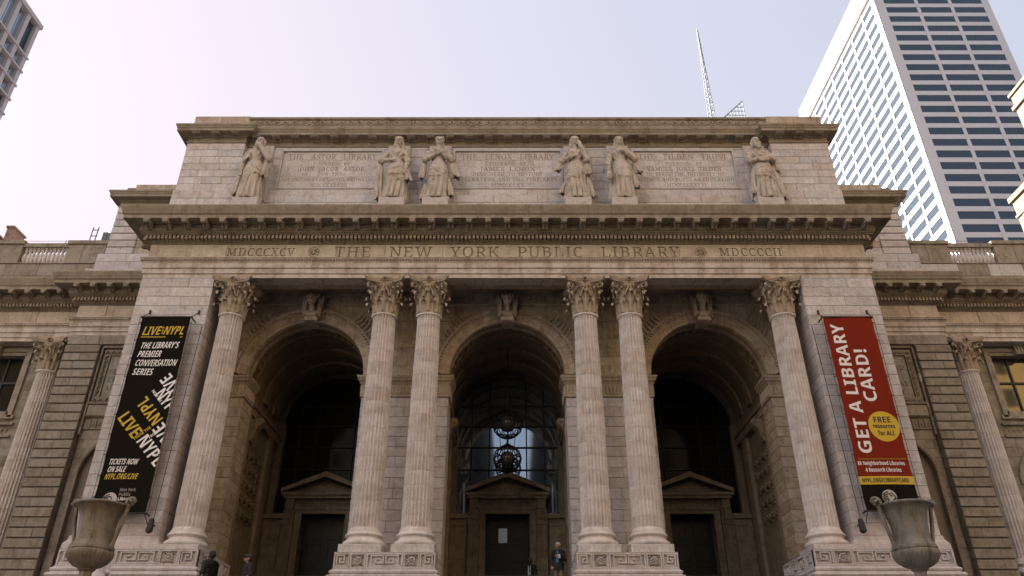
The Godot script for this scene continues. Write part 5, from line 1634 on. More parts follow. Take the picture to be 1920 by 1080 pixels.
func banners() -> void:
	# black banner
	var bx := -13.325
	var n := group(self, "banner", Vector3(bx, 0, -26.56))
	tag(n, "tall black banner with yellow and white lettering on the stone pylon", "banner", "banners on the pylons")
	var rect := Rect2(-0.955, 7.72, 1.91, 7.53)
	make(n, "cloth", cloth(rect.position.x, rect.end.x, 7.72, 15.25), M.cloth_black)
	banner_fittings(n, rect.position.x, rect.end.x, 7.72, 15.25)
	var L := func(x: float) -> float: return x - bx
	printed(n, rect, "LIVE", 0.36, 0.68, Vector2(L.call(-13.75), 14.67), 0, M.yellow, 0.2)
	printed(n, rect, "NYPL", 0.36, 0.76, Vector2(L.call(-12.87), 14.67), 0, M.yellow, 0.2)
	printed(n, rect, "FROM THE", 0.07, 0.30, Vector2(L.call(-13.33), 14.67), 90, M.yellow)
	var o := B.new(); o.span(L.call(-14.12), L.call(-12.52), 14.37, 14.40, 0.015, 0.024); make(n, "rule", o, M.yellow)
	printed(n, rect, "THE LIBRARY'S", 0.255, 1.46, Vector2(L.call(-13.30), 14.04), 0, M.white, 0.2)
	printed(n, rect, "PREMIER", 0.255, 0.88, Vector2(L.call(-13.60), 13.68), 0, M.white, 0.2)
	printed(n, rect, "CONVERSATION", 0.255, 1.54, Vector2(L.call(-13.28), 13.31), 0, M.white, 0.2)
	printed(n, rect, "SERIES", 0.255, 0.72, Vector2(L.call(-13.70), 12.95), 0, M.white, 0.2)
	var a := -47.0
	for e in [["LIVE", -13.66, 10.86, 0.44, 1.02, 0, M.yellow], ["FROM THE", -13.16, 10.56, 0.11, 0.66, 90, M.yellow], ["NYPL", -13.10, 11.40, 0.44, 1.2, 180, M.yellow], ["NYPL", -12.70, 9.92, 0.46, 1.25, 0, M.white], ["LIVE", -12.30, 10.42, 0.46, 1.1, 180, M.white], ["FROM THE", -12.66, 10.60, 0.10, 0.62, 90, M.white], ["NYPL", -12.48, 11.72, 0.44, 1.2, 0, M.white], ["FROM THE", -12.96, 11.98, 0.10, 0.62, 0, M.white], ["LIVE", -12.48, 12.36, 0.46, 1.05, 180, M.white]]:
		var q: float = a + e[5]
		if e[0] == "FROM THE" and e[5] == 90: q = 43.0
		printed(n, rect, e[0], e[3], e[4], Vector2(L.call(e[1]), e[2]), q, e[6])
	printed(n, rect, "TICKETS NOW", 0.20, 1.02, Vector2(L.call(-13.56), 9.50), 0, M.white, 0.2)
	printed(n, rect, "ON SALE", 0.20, 0.64, Vector2(L.call(-13.73), 9.23), 0, M.white, 0.2)
	printed(n, rect, "NYPL.ORG/LIVE", 0.20, 1.15, Vector2(L.call(-13.51), 8.97), 0, M.yellow, 0.2)
	printed(n, rect, "New York", 0.11, 0.55, Vector2(L.call(-13.15), 8.50), 0, mat(lin(0.25, 0.23, 0.22), 0.7))
	printed(n, rect, "Public", 0.11, 0.40, Vector2(L.call(-13.22), 8.34), 0, mat(lin(0.25, 0.23, 0.22), 0.7))
	printed(n, rect, "Library", 0.11, 0.50, Vector2(L.call(-13.17), 8.17), 0, M.white)
	lion_mark(n, Vector2(L.call(-13.72), 8.15), 0.26)
	# red banner
	bx = 13.325
	L = func(x: float) -> float: return x - 13.325
	n = group(self, "banner_001", Vector3(bx, 0, -26.56))
	tag(n, "tall red banner with white lettering and a yellow disc", "banner", "banners on the pylons")
	make(n, "cloth", cloth(-0.955, 0.955, 8.69, 15.25), M.cloth_red)
	make(n, "foot_panel", cloth(-0.955, 0.955, 7.80, 8.69), M.cloth_black)
	banner_fittings(n, -0.955, 0.955, 7.80, 15.25)
	printed(n, rect, "GET A LIBRARY", 0.46, 5.15, Vector2(L.call(12.83), 12.39), 90, M.white)
	printed(n, rect, "CARD!", 0.46, 2.08, Vector2(L.call(13.48), 12.82), 90, M.white)
	o = B.new()
	disc(o, Vector2(L.call(13.70), 10.81), 0.565, 0.006)
	make(n, "disc", o, M.yellow)
	for e in [["FREE", 0.22, 0.62, 13.68, 11.06], ["resources", 0.16, 0.80, 13.70, 10.80], ["for ALL", 0.17, 0.62, 13.74, 10.56]]:
		printed(n, rect, e[0], e[1], e[2], Vector2(L.call(e[3]), e[4]), 0, M.ink)
		n.get_child(n.get_child_count() - 1).position.z = 0.008
	o = B.new(); o.span(-0.85, 0.85, 9.585, 9.60, 0.012, 0.024); make(n, "rule", o, M.yellow)
	printed(n, rect, "88 Neighborhood Libraries", 0.14, 1.66, Vector2(L.call(13.28), 9.43), 0, M.white)
	printed(n, rect, "4 Research Libraries", 0.14, 1.26, Vector2(L.call(13.30), 9.21), 0, M.white)
	make(n, "web_strip", cloth(-0.955, 0.955, 8.69, 8.98, 0.006), M.yellow)
	printed(n, rect, "NYPL.ORG/LIBRARYCARD", 0.15, 1.62, Vector2(L.call(13.28), 8.835), 0, M.ink)
	n.get_child(n.get_child_count() - 1).position.z = 0.01
	lion_mark(n, Vector2(L.call(13.27), 8.25), 0.25)

# ---- urns, lamps -----------------------------------------------------------------

func urns() -> void:
	for s in [-1.0, 1.0]:
		var u := group(self, "urn", Vector3(s * 9.35, 4.12, -18.0))
		u.scale = Vector3(1, 0.875, 1)
		u.rotation.y = 0.16 * s
		tag(u, "bronze-brown stone urn in front of the black banner" if s < 0 else "weathered grey stone urn in front of the red banner", "urn", "urns flanking the steps")
		var o := B.new()
		o.lathe([[0.0, 0.0], [0.34, 0.0], [0.34, 0.08], [0.28, 0.12], [0.18, 0.18], [0.13, 0.28], [0.13, 0.36], [0.19, 0.42], [0.17, 0.46]], 40)
		make(u, "foot", o, M.urn if s < 0 else M.urn_grey)
		o = B.new()
		o.lathe([[0.16, 0.44, 0.2], [0.28, 0.50, 1.0], [0.39, 0.60, 1.0], [0.46, 0.73, 1.0], [0.475, 0.84, 1.0], [0.45, 0.90, 0.3]], 144, Vector3.ZERO, 0.025, 36)
		make(u, "bowl", o, M.urn if s < 0 else M.urn_grey)
		o = B.new()
		o.lathe([[0.44, 0.88], [0.475, 0.90], [0.48, 0.95], [0.465, 0.99], [0.44, 1.0], [0.405, 1.06], [0.39, 1.15], [0.39, 1.35], [0.40, 1.55], [0.425, 1.72], [0.46, 1.85], [0.51, 1.95], [0.56, 2.0], [0.585, 2.02], [0.59, 2.05], [0.57, 2.075], [0.54, 2.06], [0.48, 1.95], [0.3, 1.7], [0.0, 1.65]], 64)
		make(u, "body", o, M.urn if s < 0 else M.urn_grey)
		for q in [-1.0, 1.0]:
			o = B.new()
			var pts := []
			for i in 10:
				var t := i / 9.0
				pts.append(Vector3(q * (0.47 + 0.06 * sin(t * PI) + 0.20 * t * t), 0.96 + t * 1.05, 0))
			# scroll at the rim
			for i in 14:
				var t := i / 13.0
				var a := PI * 0.1 + t * TAU * 1.2
				pts.append(Vector3(q * (0.69 + cos(a) * 0.13 * (1 - 0.7 * t)), 2.10 + sin(a) * 0.13 * (1 - 0.7 * t), 0))
			o.tube(pts, [0.07, 0.05, 0.045, 0.045, 0.045], 8)
			o.tube([Vector3(q * 0.69, 2.11, -0.08), Vector3(q * 0.69, 2.11, -0.06), Vector3(q * 0.69, 2.11, 0.06), Vector3(q * 0.69, 2.11, 0.08)], [0.03, 0.075, 0.075, 0.03], 10)
			o.tube([Vector3(q * 0.46, 0.93, -0.07), Vector3(q * 0.47, 0.93, 0.0), Vector3(q * 0.46, 0.93, 0.07)], [0.03, 0.075, 0.03], 8)
			make(u, "handle", o, M.urn if s < 0 else M.urn_grey)
		# what it stands on
		var p := group(self, "urn_pedestal", Vector3(s * 9.35, 0, -18.0))
		tag(p, "square stone pedestal under the urn before the black banner" if s < 0 else "square stone pedestal under the urn before the red banner", "pedestal", "pedestals of the urns")
		put(p, "die", stone(1.1, 3.97, 1.1, 0.02), M.wall[1], Vector3(0, 1.985, 0))
		put(p, "cap", stone(1.35, 0.15, 1.35, 0.03), M.wall[2], Vector3(0, 4.045, 0))
	for s in [-1.0, 1.0]:
		var l := group(self, "floodlight", Vector3(s * 12.16, 7.3, -26.72))
		tag(l, "dark wall floodlight at the foot of the pylon under the black banner" if s < 0 else "dark wall floodlight at the foot of the pylon under the red banner", "floodlight", "floodlights on the pylons")
		var o := B.new()
		o.tube([Vector3(0, 0.25, 0), Vector3(0, 0.22, 0.02), Vector3(0, -0.18, 0.06), Vector3(0, -0.24, 0.07)], [0.04, 0.09, 0.12, 0.05], 12)
		make(l, "housing", o, M.iron)
		o = B.new(); o.bar(Vector3(0, 0.05, 0), Vector3(0, 0.08, -0.28), 0.05); o.bar(Vector3(0.03, 0.2, -0.02), Vector3(-0.12 * s, 7.8, -0.25), 0.018)
		make(l, "bracket_and_cable", o, M.iron)

func lantern() -> void:
	var l := group(self, "hanging_lantern", Vector3(0, 0, -32.6))
	tag(l, "two-tiered globe lantern of dark iron hanging in the middle arch", "lantern")
	for e in [[13.0, 0.66], [11.42, 0.60]]:
		var o := B.new()
		for i in 16:
			var a := TAU * i / 16
			var pts := []
			for j in 13:
				var b := PI * j / 12
				pts.append(Vector3(cos(a) * sin(b), cos(b), sin(a) * sin(b)) * e[1] + Vector3(0, e[0], 0))
			o.tube(pts, [0.022], 5)
		for lat in [-0.5, 0.0, 0.5]:
			var pts := []
			for i in 25: pts.append(Vector3(cos(TAU * i / 24) * cos(lat), sin(lat), sin(TAU * i / 24) * cos(lat)) * e[1] + Vector3(0, e[0], 0))
			o.tube(pts, [0.035], 5)
		make(l, "cage", o, M.iron)
		o = B.new()
		var pr := []
		for j in 11: pr.append([maxf(0.001, sin(PI - PI * j / 10) * e[1] * 0.55), e[0] - cos(PI * j / 10) * e[1] * 0.55])
		o.lathe(pr, 20)
		make(l, "globe", o, M.lantern_glass)
		o = B.new()
		o.lathe([[0.0, e[0] - e[1] - 0.16], [0.05, e[0] - e[1] - 0.12], [0.03, e[0] - e[1] - 0.05], [0.16, e[0] - e[1] + 0.02], [0.2, e[0] - e[1] + 0.05]], 14)
		o.lathe([[0.2, e[0] + e[1] - 0.05], [0.14, e[0] + e[1] + 0.03], [0.05, e[0] + e[1] + 0.1], [0.04, e[0] + e[1] + 0.2]], 14)
		make(l, "finial", o, M.iron)
	var o := B.new()
	for q in [-1.0, 1.0]: o.bar(Vector3(q * 0.3, 11.9, 0), Vector3(q * 0.34, 12.5, 0), 0.03)
	o.bar(Vector3(0, 13.7, 0), Vector3(0, 16.7, 0), 0.04)
	make(l, "chain", o, M.iron)

# ---- people ---------------------------------------------------------------------

func merged(list: Array) -> ArrayMesh:
	var v := PackedVector3Array(); var n := PackedVector3Array(); var ix := PackedInt32Array()
	for m in list:
		var a: Array = m.surface_get_arrays(0)
		var base := v.size()
		v.append_array(a[Mesh.ARRAY_VERTEX]); n.append_array(a[Mesh.ARRAY_NORMAL])
		for i in a[Mesh.ARRAY_INDEX]: ix.append(i + base)
	var arr := []
	arr.resize(Mesh.ARRAY_MAX)
	arr[Mesh.ARRAY_VERTEX] = v; arr[Mesh.ARRAY_NORMAL] = n; arr[Mesh.ARRAY_INDEX] = ix
	var mesh := ArrayMesh.new()
	mesh.add_surface_from_arrays(Mesh.PRIMITIVE_TRIANGLES, arr)
	return mesh

func hand_bones(w: Vector3, d: Vector3, across: Vector3) -> Array:
	var nrm := d.cross(across).normalized()
	var out := [[w - d * 0.03, w + d * 0.04, 0.027, 0.033, 1.0], [w + d * 0.03 - across * 0.022, w + d * 0.085 - across * 0.026, 0.018, 0.015, 1.0], [w + d * 0.03 + across * 0.022, w + d * 0.085 + across * 0.026, 0.018, 0.015, 1.0]]
	var lens := [0.062, 0.075, 0.07, 0.054]
	for i in 4:
		var b := w + d * 0.088 + across * (-0.032 + 0.0213 * i)
		var m: Vector3 = b + d * lens[i] * 0.5 + nrm * 0.008
		var e: Vector3 = m + d * lens[i] * 0.4 + nrm * 0.03
		out.append([b - d * 0.02, m, 0.0092, 0.0088, 1.0]); out.append([m, e, 0.0088, 0.0075, 1.0])
	var t := w + d * 0.03 - across * 0.035
	out.append([t, t + d * 0.03 - across * 0.025 + nrm * 0.012, 0.012, 0.0105, 1.0])
	out.append([t + d * 0.03 - across * 0.025 + nrm * 0.012, t + d * 0.06 - across * 0.028 + nrm * 0.024, 0.0105, 0.009, 1.0])
	return out

# o: at, turn, tall, arms = [[shoulder, elbow, wrist] x2] for a body of 1.75 m that faces +z; nod = head offset
func person(label: String, o: Dictionary) -> Node3D:
	var p := group(self, "person", o.at)
	p.rotation.y = o.turn
	p.scale = Vector3.ONE * (o.tall / 1.75)
	tag(p, label, "person")
	var skin := mat(lin(o.skin[0], o.skin[1], o.skin[2]), 0.55)
	var hd: Vector3 = V(0, 1.625, 0.02) + o.get("nod", Vector3.ZERO)
	var torso := [[V(-0.07, 0.95), V(0.07, 0.95), 0.125, 0.125, 0.85], [V(0, 1.0), V(0, 1.18), 0.145, 0.135, 0.8], [V(0, 1.18), V(0, 1.34, -0.01), 0.14, 0.155, 0.78], [V(-0.13, 1.41, -0.01), V(0.13, 1.41, -0.01), 0.075, 0.075, 1.0], [V(0, 1.40, -0.01), hd - V(0, 0.10, 0.02), 0.06, 0.052, 1.0]]
	var legs := []
	for s in [-1.0, 1.0]:
		var st: float = o.get("stride", 0.0) * s
		legs.append([V(0.09 * s, 0.92), V(0.10 * s, 0.50, 0.03 + st * 0.5), 0.09, 0.06, 1.0])
		legs.append([V(0.10 * s, 0.50, 0.03 + st * 0.5), V(0.105 * s, 0.09, st), 0.058, 0.04, 1.0])
	var feet := []
	for s in [-1.0, 1.0]:
		var st: float = o.get("stride", 0.0) * s
		feet.append([V(0.105 * s, 0.055, st - 0.04), V(0.12 * s, 0.045, st + 0.15), 0.05, 0.042, 1.0])
	var arms := []
	var lists := []
	for a in o.arms:
		arms.append([a[0], a[1], 0.055, 0.043, 1.0]); arms.append([a[1], a[2], 0.041, 0.03, 1.0])
		var d: Vector3 = (a[2] - a[1]).normalized()
		var across := d.cross(V(0, 0.3, 1)).normalized()
		lists.append(nets(hand_bones(a[2] + d * 0.02, d, across), 0.006, 0.012))
	lists.append(nets(torso + legs + arms, 0.024, 0.04))
	var face := [[hd + V(0, 0.02, -0.015), hd + V(0, 0.045, -0.02), 0.088, 0.09, 1.12], [hd + V(0, -0.07, 0.035), hd + V(0, -0.02, 0.03), 0.045, 0.066, 1.0], [hd + V(0, 0.015, 0.092), hd + V(0, -0.022, 0.11), 0.010, 0.016, 1.0], [hd + V(-0.022, -0.058, 0.082), hd + V(0.022, -0.058, 0.082), 0.010, 0.010, 1.0], [hd + V(0, -0.10, -0.02), hd + V(0, -0.2, -0.03), 0.05, 0.055, 1.0],
		[hd + V(-0.088, 0.015, -0.01), hd + V(-0.09, -0.025, -0.005), 0.017, 0.012, 1.0], [hd + V(0.088, 0.015, -0.01), hd + V(0.09, -0.025, -0.005), 0.017, 0.012, 1.0]]
	lists.append(nets(face, 0.009, 0.025, func(q: Vector3) -> float:
		var e := q - hd
		if e.z > 0.06 and absf(e.y - 0.012) < 0.014 and absf(absf(e.x) - 0.034) < 0.018: return 0.010
		return 0.0))
	put(p, "body", merged(lists), skin)
	var eyes := B.new()
	for s in [-1.0, 1.0]: eyes.tube([hd + V(0.034 * s, 0.012, 0.068), hd + V(0.034 * s, 0.012, 0.083), hd + V(0.034 * s, 0.012, 0.085)], [0.011, 0.010, 0.001], 7)
	make(p, "eyes", eyes, M.ink)
	# clothes: the same limbs a little thicker
	var fat := func(list: Array, by: float) -> Array:
		var r := []
		for b in list: r.append([b[0], b[1], b[2] + by, b[3] + by, b[4]])
		return r
	var top: Array = fat.call(torso.slice(0, 4), 0.022)
	for i in arms.size():
		if i % 2 == 0 or o.get("sleeves", true):
			var b: Array = arms[i].duplicate()
			b[2] += 0.02; b[3] += 0.018
			top.append(b)
		else: top.append([arms[i][0], arms[i][0].lerp(arms[i][1], 0.05), arms[i][2] + 0.018, arms[i][2] + 0.018, 1.0])
	if o.get("coat", 0.0) > 0: top.append([V(-0.06, 0.95), V(-0.08, 0.95 - o.coat), 0.145, 0.13, 0.9]); top.append([V(0.06, 0.95), V(0.08, 0.95 - o.coat), 0.145, 0.13, 0.9])
	put(p, o.get("top_name", "shirt"), nets(top, 0.022, 0.04, func(q: Vector3) -> float: return 0.004 * sin(q.y * 40.0 + q.x * 17.0)), mat(lin(o.top[0], o.top[1], o.top[2]), 0.8))
	put(p, "trousers", nets(fat.call(legs, 0.018) + [[V(-0.06, 0.93), V(0.06, 0.93), 0.14, 0.14, 0.85]], 0.024, 0.04, func(q: Vector3) -> float: return 0.005 * sin(q.y * 30.0 + q.z * 20.0)), mat(lin(o.low[0], o.low[1], o.low[2]), 0.85))
	put(p, "shoes", nets(fat.call(feet, 0.006), 0.016, 0.02), M.ink)
	var hair := [[hd + V(0, 0.055, -0.03), hd + V(0, 0.03, -0.045), 0.098, 0.098, 1.05], [hd + V(0, -0.03, -0.06), hd + V(0, 0.02, -0.06), 0.075, 0.09, 1.0]]
	if o.get("long_hair", false): hair.append([hd + V(0, -0.04, -0.07), hd + V(0, -0.2, -0.08), 0.075, 0.05, 1.0])
	put(p, "hair", nets(hair, 0.012, 0.03, func(q: Vector3) -> float:
		var e := q - hd
		var d := 0.004 * sin(q.x * 90.0 + q.y * 50.0)
		if e.z > 0.03 and e.y < 0.085: d += 0.06
		return d), mat(lin(o.hair[0], o.hair[1], o.hair[2]), 0.7))
	if o.has("cap"):
		put(p, "cap", nets([[hd + V(0, 0.06, -0.02), hd + V(0, 0.075, -0.02), 0.102, 0.098, 1.1], [hd + V(-0.05, 0.07, 0.10), hd + V(0.05, 0.07, 0.10), 0.022, 0.022, 2.6]], 0.012, 0.02), mat(lin(0.02, 0.02, 0.02), 0.8))
	return p

func people() -> void:
	var hang := func(s: float) -> Array: return [V(0.20 * s, 1.40), V(0.25 * s, 1.12, -0.02), V(0.24 * s, 0.88, 0.06)]
	var a := person("man in a black shirt with a backpack walking by the left pylon's pedestal", {"at": Vector3(-8.71, 4.205, -23.6), "turn": -2.0, "tall": 1.70, "arms": [hang.call(-1.0), [V(0.20, 1.40), V(0.25, 1.12, 0.02), V(0.20, 0.95, 0.2)]], "skin": [0.16, 0.09, 0.06], "top": [0.012, 0.011, 0.010], "low": [0.03, 0.03, 0.035], "hair": [0.01, 0.008, 0.007], "stride": 0.14, "sleeves": false})
	put(a, "backpack", nets([[V(0, 1.02, -0.20), V(0, 1.32, -0.20), 0.15, 0.14, 0.7], [V(-0.13, 1.42, -0.03), V(-0.12, 1.2, -0.16), 0.025, 0.025, 1.0], [V(0.13, 1.42, -0.03), V(0.12, 1.2, -0.16), 0.025, 0.025, 1.0]], 0.02, 0.03), M.cloth_black)
	person("person in a dark cap and black top before the left arch", {"at": Vector3(-7.58, 4.205, -23.6), "turn": -0.9, "tall": 1.60, "arms": [[V(-0.20, 1.40), V(-0.26, 1.12, 0.0), V(-0.16, 0.98, 0.18)], [V(0.20, 1.40), V(0.25, 1.12, -0.02), V(0.18, 0.95, 0.16)]], "skin": [0.32, 0.19, 0.13], "top": [0.012, 0.011, 0.011], "low": [0.02, 0.02, 0.025], "hair": [0.012, 0.009, 0.008], "long_hair": true, "cap": true, "sleeves": false, "nod": V(0, -0.01, 0.03)})
	var suit := person("man in a dark suit with an open white shirt beside the middle doorway", {"at": Vector3(0.93, F0, -32.6), "turn": -0.25, "tall": 1.69, "arms": [hang.call(-1.0), hang.call(1.0)], "skin": [0.07, 0.045, 0.033], "top": [0.014, 0.013, 0.013], "low": [0.014, 0.013, 0.013], "hair": [0.008, 0.007, 0.006], "top_name": "jacket", "coat": 0.14})
	put(suit, "shirt_front", nets([[V(-0.035, 1.40, 0.115), V(-0.03, 1.05, 0.125), 0.02, 0.03, 0.7], [V(0.045, 1.40, 0.115), V(0.035, 1.05, 0.125), 0.016, 0.022, 0.7]], 0.012, 0.01), mat(lin(0.55, 0.55, 0.58), 0.8))
	var w := person("white-haired man in a black jacket and blue shirt standing by the middle arch", {"at": Vector3(1.93, F0, -29.8), "turn": -0.15, "tall": 1.74, "arms": [[V(-0.20, 1.40), V(-0.28, 1.12, -0.02), V(-0.24, 0.92, 0.1)], [V(0.20, 1.40), V(0.24, 1.13, 0.05), V(0.06, 1.20, 0.24)]], "skin": [0.36, 0.2, 0.15], "top": [0.014, 0.013, 0.013], "low": [0.17, 0.13, 0.08], "hair": [0.62, 0.6, 0.57], "top_name": "jacket", "coat": 0.16})
	put(w, "shirt_front", nets([[V(-0.01, 1.42, 0.11), V(-0.02, 1.06, 0.125), 0.03, 0.055, 0.6]], 0.012, 0.01), mat(lin(0.10, 0.20, 0.42), 0.8))
	var ph := B.new(); ph.box(Vector3(0.07, 1.22, 0.29), Vector3(0.075, 0.14, 0.012))
	make(w, "badge", ph, mat(lin(0.5, 0.6, 0.7), 0.4))
	person("person in a white shirt half hidden behind the urn by the black banner", {"at": Vector3(-11.85, 4.205, -23.4), "turn": 0.5, "tall": 1.72, "arms": [hang.call(-1.0), hang.call(1.0)], "skin": [0.12, 0.07, 0.05], "top": [0.62, 0.58, 0.60], "low": [0.02, 0.02, 0.022], "hair": [0.01, 0.008, 0.007], "sleeves": false})

# ---- the city behind and across the street ---------------------------------------

func white_tower() -> void:
	var t := group(self, "office_tower", Vector3(114.3, 0, -165))
	tag(t, "tall white office tower with dark ribbon windows behind the library", "office tower")
	var o := B.new()
	o.span(0.5, 35.6, 0, 209, -0.5, -62.5); make(t, "core", o, M.travertine)
	o = B.new()
	o.span(-0.9, 36.1, 201.6, 210, 0, -63)
	make(t, "parapet", o, M.travertine)
	o = B.new()
	for e in [[0.0, 3.1], [33.9, 36.1]]: o.span(e[0], e[1], 60, 201.6, 0.0, -1.2)
	o.span(0.0, 0.9, 60, 201.6, -1.2, -2.0); o.span(0, 1.2, 60, 201.6, -61.8, -63)
	make(t, "corner_piers", o, M.travertine)
	for x in [[12.7, 13.7], [23.3, 24.3]]:
		o = B.new(); o.span(x[0], x[1], 60, 201.6, 0.12, -0.6); make(t, "mullion", o, M.travertine)
	for k in 7:
		var z := 0.5 - 8.85 * k
		if k == 0: continue
		o = B.new(); o.span(-0.12, 0.6, 60, 201.4, z - 0.35, z + 0.35); make(t, "mullion", o, M.travertine)
	var e_band := B.new(); e_band.span(3.1, 33.9, 0, 1.6, 0.0, -0.6)
	var s_band := B.new(); s_band.span(0.0, 0.6, 0, 1.6, -1.9, -61.9)
	var em := e_band.mesh(); var sm := s_band.mesh()
	var bars := B.new()
	for x in [3.1, 13.7, 24.3]:
		for k in range(1, 6): bars.span(x + 1.6 * k - 0.05, x + 1.6 * k + 0.05, 100, 201.6, -0.1, -0.13)
	stuff(make(t, "glazing_bars", bars, M.tower_glass))
	var ew := B.new(); ew.span(0, 9.6, 0, 2.5, -0.12, -0.16)
	var sw := B.new(); sw.span(0.12, 0.16, 0, 2.5, -0.3, -8.55)
	var ewm := ew.mesh(); var swm := sw.mesh()
	for r in 34:
		var top := 203.9 - 4.1 * r
		if r > 0:
			put(t, "spandrel", em, M.travertine, Vector3(0, top, 0)); put(t, "spandrel", sm, M.travertine, Vector3(0, top, 0))
		if r == 0: continue
		if r < 25: for x in [3.1, 13.7, 24.3]: put(t, "window", ewm, M.tower_glass, Vector3(x, top - 2.5, 0))
		if r < 27: for k in 7: put(t, "window", swm, M.tower_glass, Vector3(0, top - 2.5, 0.45 - 8.85 * k))

func grey_tower() -> void:
	var t := group(self, "apartment_tower", Vector3(-108, 0, -123))
	tag(t, "grey grid-fronted tower corner at the upper left edge", "tower")
	var o := B.new(); o.span(-30, -1.1, 0, 139.2, 0, 60); make(t, "core", o, M.precast)
	o = B.new(); o.span(-30, 0.35, 139.0, 140.2, -0.4, 60); make(t, "roof_slab", o, M.precast)
	var pier := B.new(); pier.span(-1.2, 0.0, 40, 139, 0.0, 1.0)
	var pm := pier.mesh()
	for k in 12: put(t, "pier", pm, M.precast, Vector3(0, 0, 3.55 * k))
	var slab := B.new(); slab.span(-1.2, 0.25, 0, 0.45, -0.3, 43)
	var sm := slab.mesh()
	for r in 14: put(t, "floor_band", sm, M.precast, Vector3(0, 129.4 - 4.05 * r, 0))
	var win := B.new(); win.span(-0.95, -0.90, 0, 1, 1.0, 3.55)
	var wm := win.mesh()
	for k in 9:
		for r in 9:
			var w := put(t, "window", wm, M.tower_bright if (k + r) % 4 == 0 else M.glass, Vector3(0, 129.9 if r == 0 else 129.4 - 4.05 * r + 0.45, 3.55 * k))
			w.scale.y = 9.0 if r == 0 else 3.6
	o = B.new()
	for k in 9: o.span(-1.0, -0.86, 95, 139, 1.0 + 3.55 * k + 1.2, 1.0 + 3.55 * k + 1.35)
	make(t, "window_bars", o, M.iron)

func corner_block() -> void:
	var t := group(self, "limestone_building", Vector3(92, 0, -105))
	tag(t, "sunlit cream limestone building stepping back at the right edge", "building")
	var o := B.new(); o.span(0, 40, 0, 101.8, 0, 60); o.span(-0.4, 40, 98.0, 98.8, -0.4, 60); o.span(-0.3, 40, 101.0, 101.6, -0.3, 60); make(t, "tower_wall", o, M.limestone)
	o = B.new(); o.span(0.01, 40, 0, 84.8, 0, -9.2); o.span(-0.4, 40, 83.9, 84.9, -9.6, 0); o.span(-0.25, 40, 80.5, 81.0, -9.4, 0); make(t, "lower_wall", o, M.limestone)
	var fr := B.new(); fr.span(-0.12, 0.1, -0.15, 2.75, -0.15, 1.65)
	var gl := B.new(); gl.span(-0.14, -0.12, 0, 2.6, 0, 1.5)
	var fm := fr.mesh(); var gm := gl.mesh()
	for r in 9:
		for k in 6:
			var w := put(t, "window", fm, M.warm[2], Vector3(0, 94.0 - r * 3.9, 2.0 + k * 3.6))
			put(w, "pane", gm, M.tower_bright)
		for k in 2:
			if r > 4:
				var w := put(t, "window", fm, M.warm[2], Vector3(0, 97.0 - r * 3.9, -7.6 + k * 3.6))
				put(w, "pane", gm, M.tower_bright)

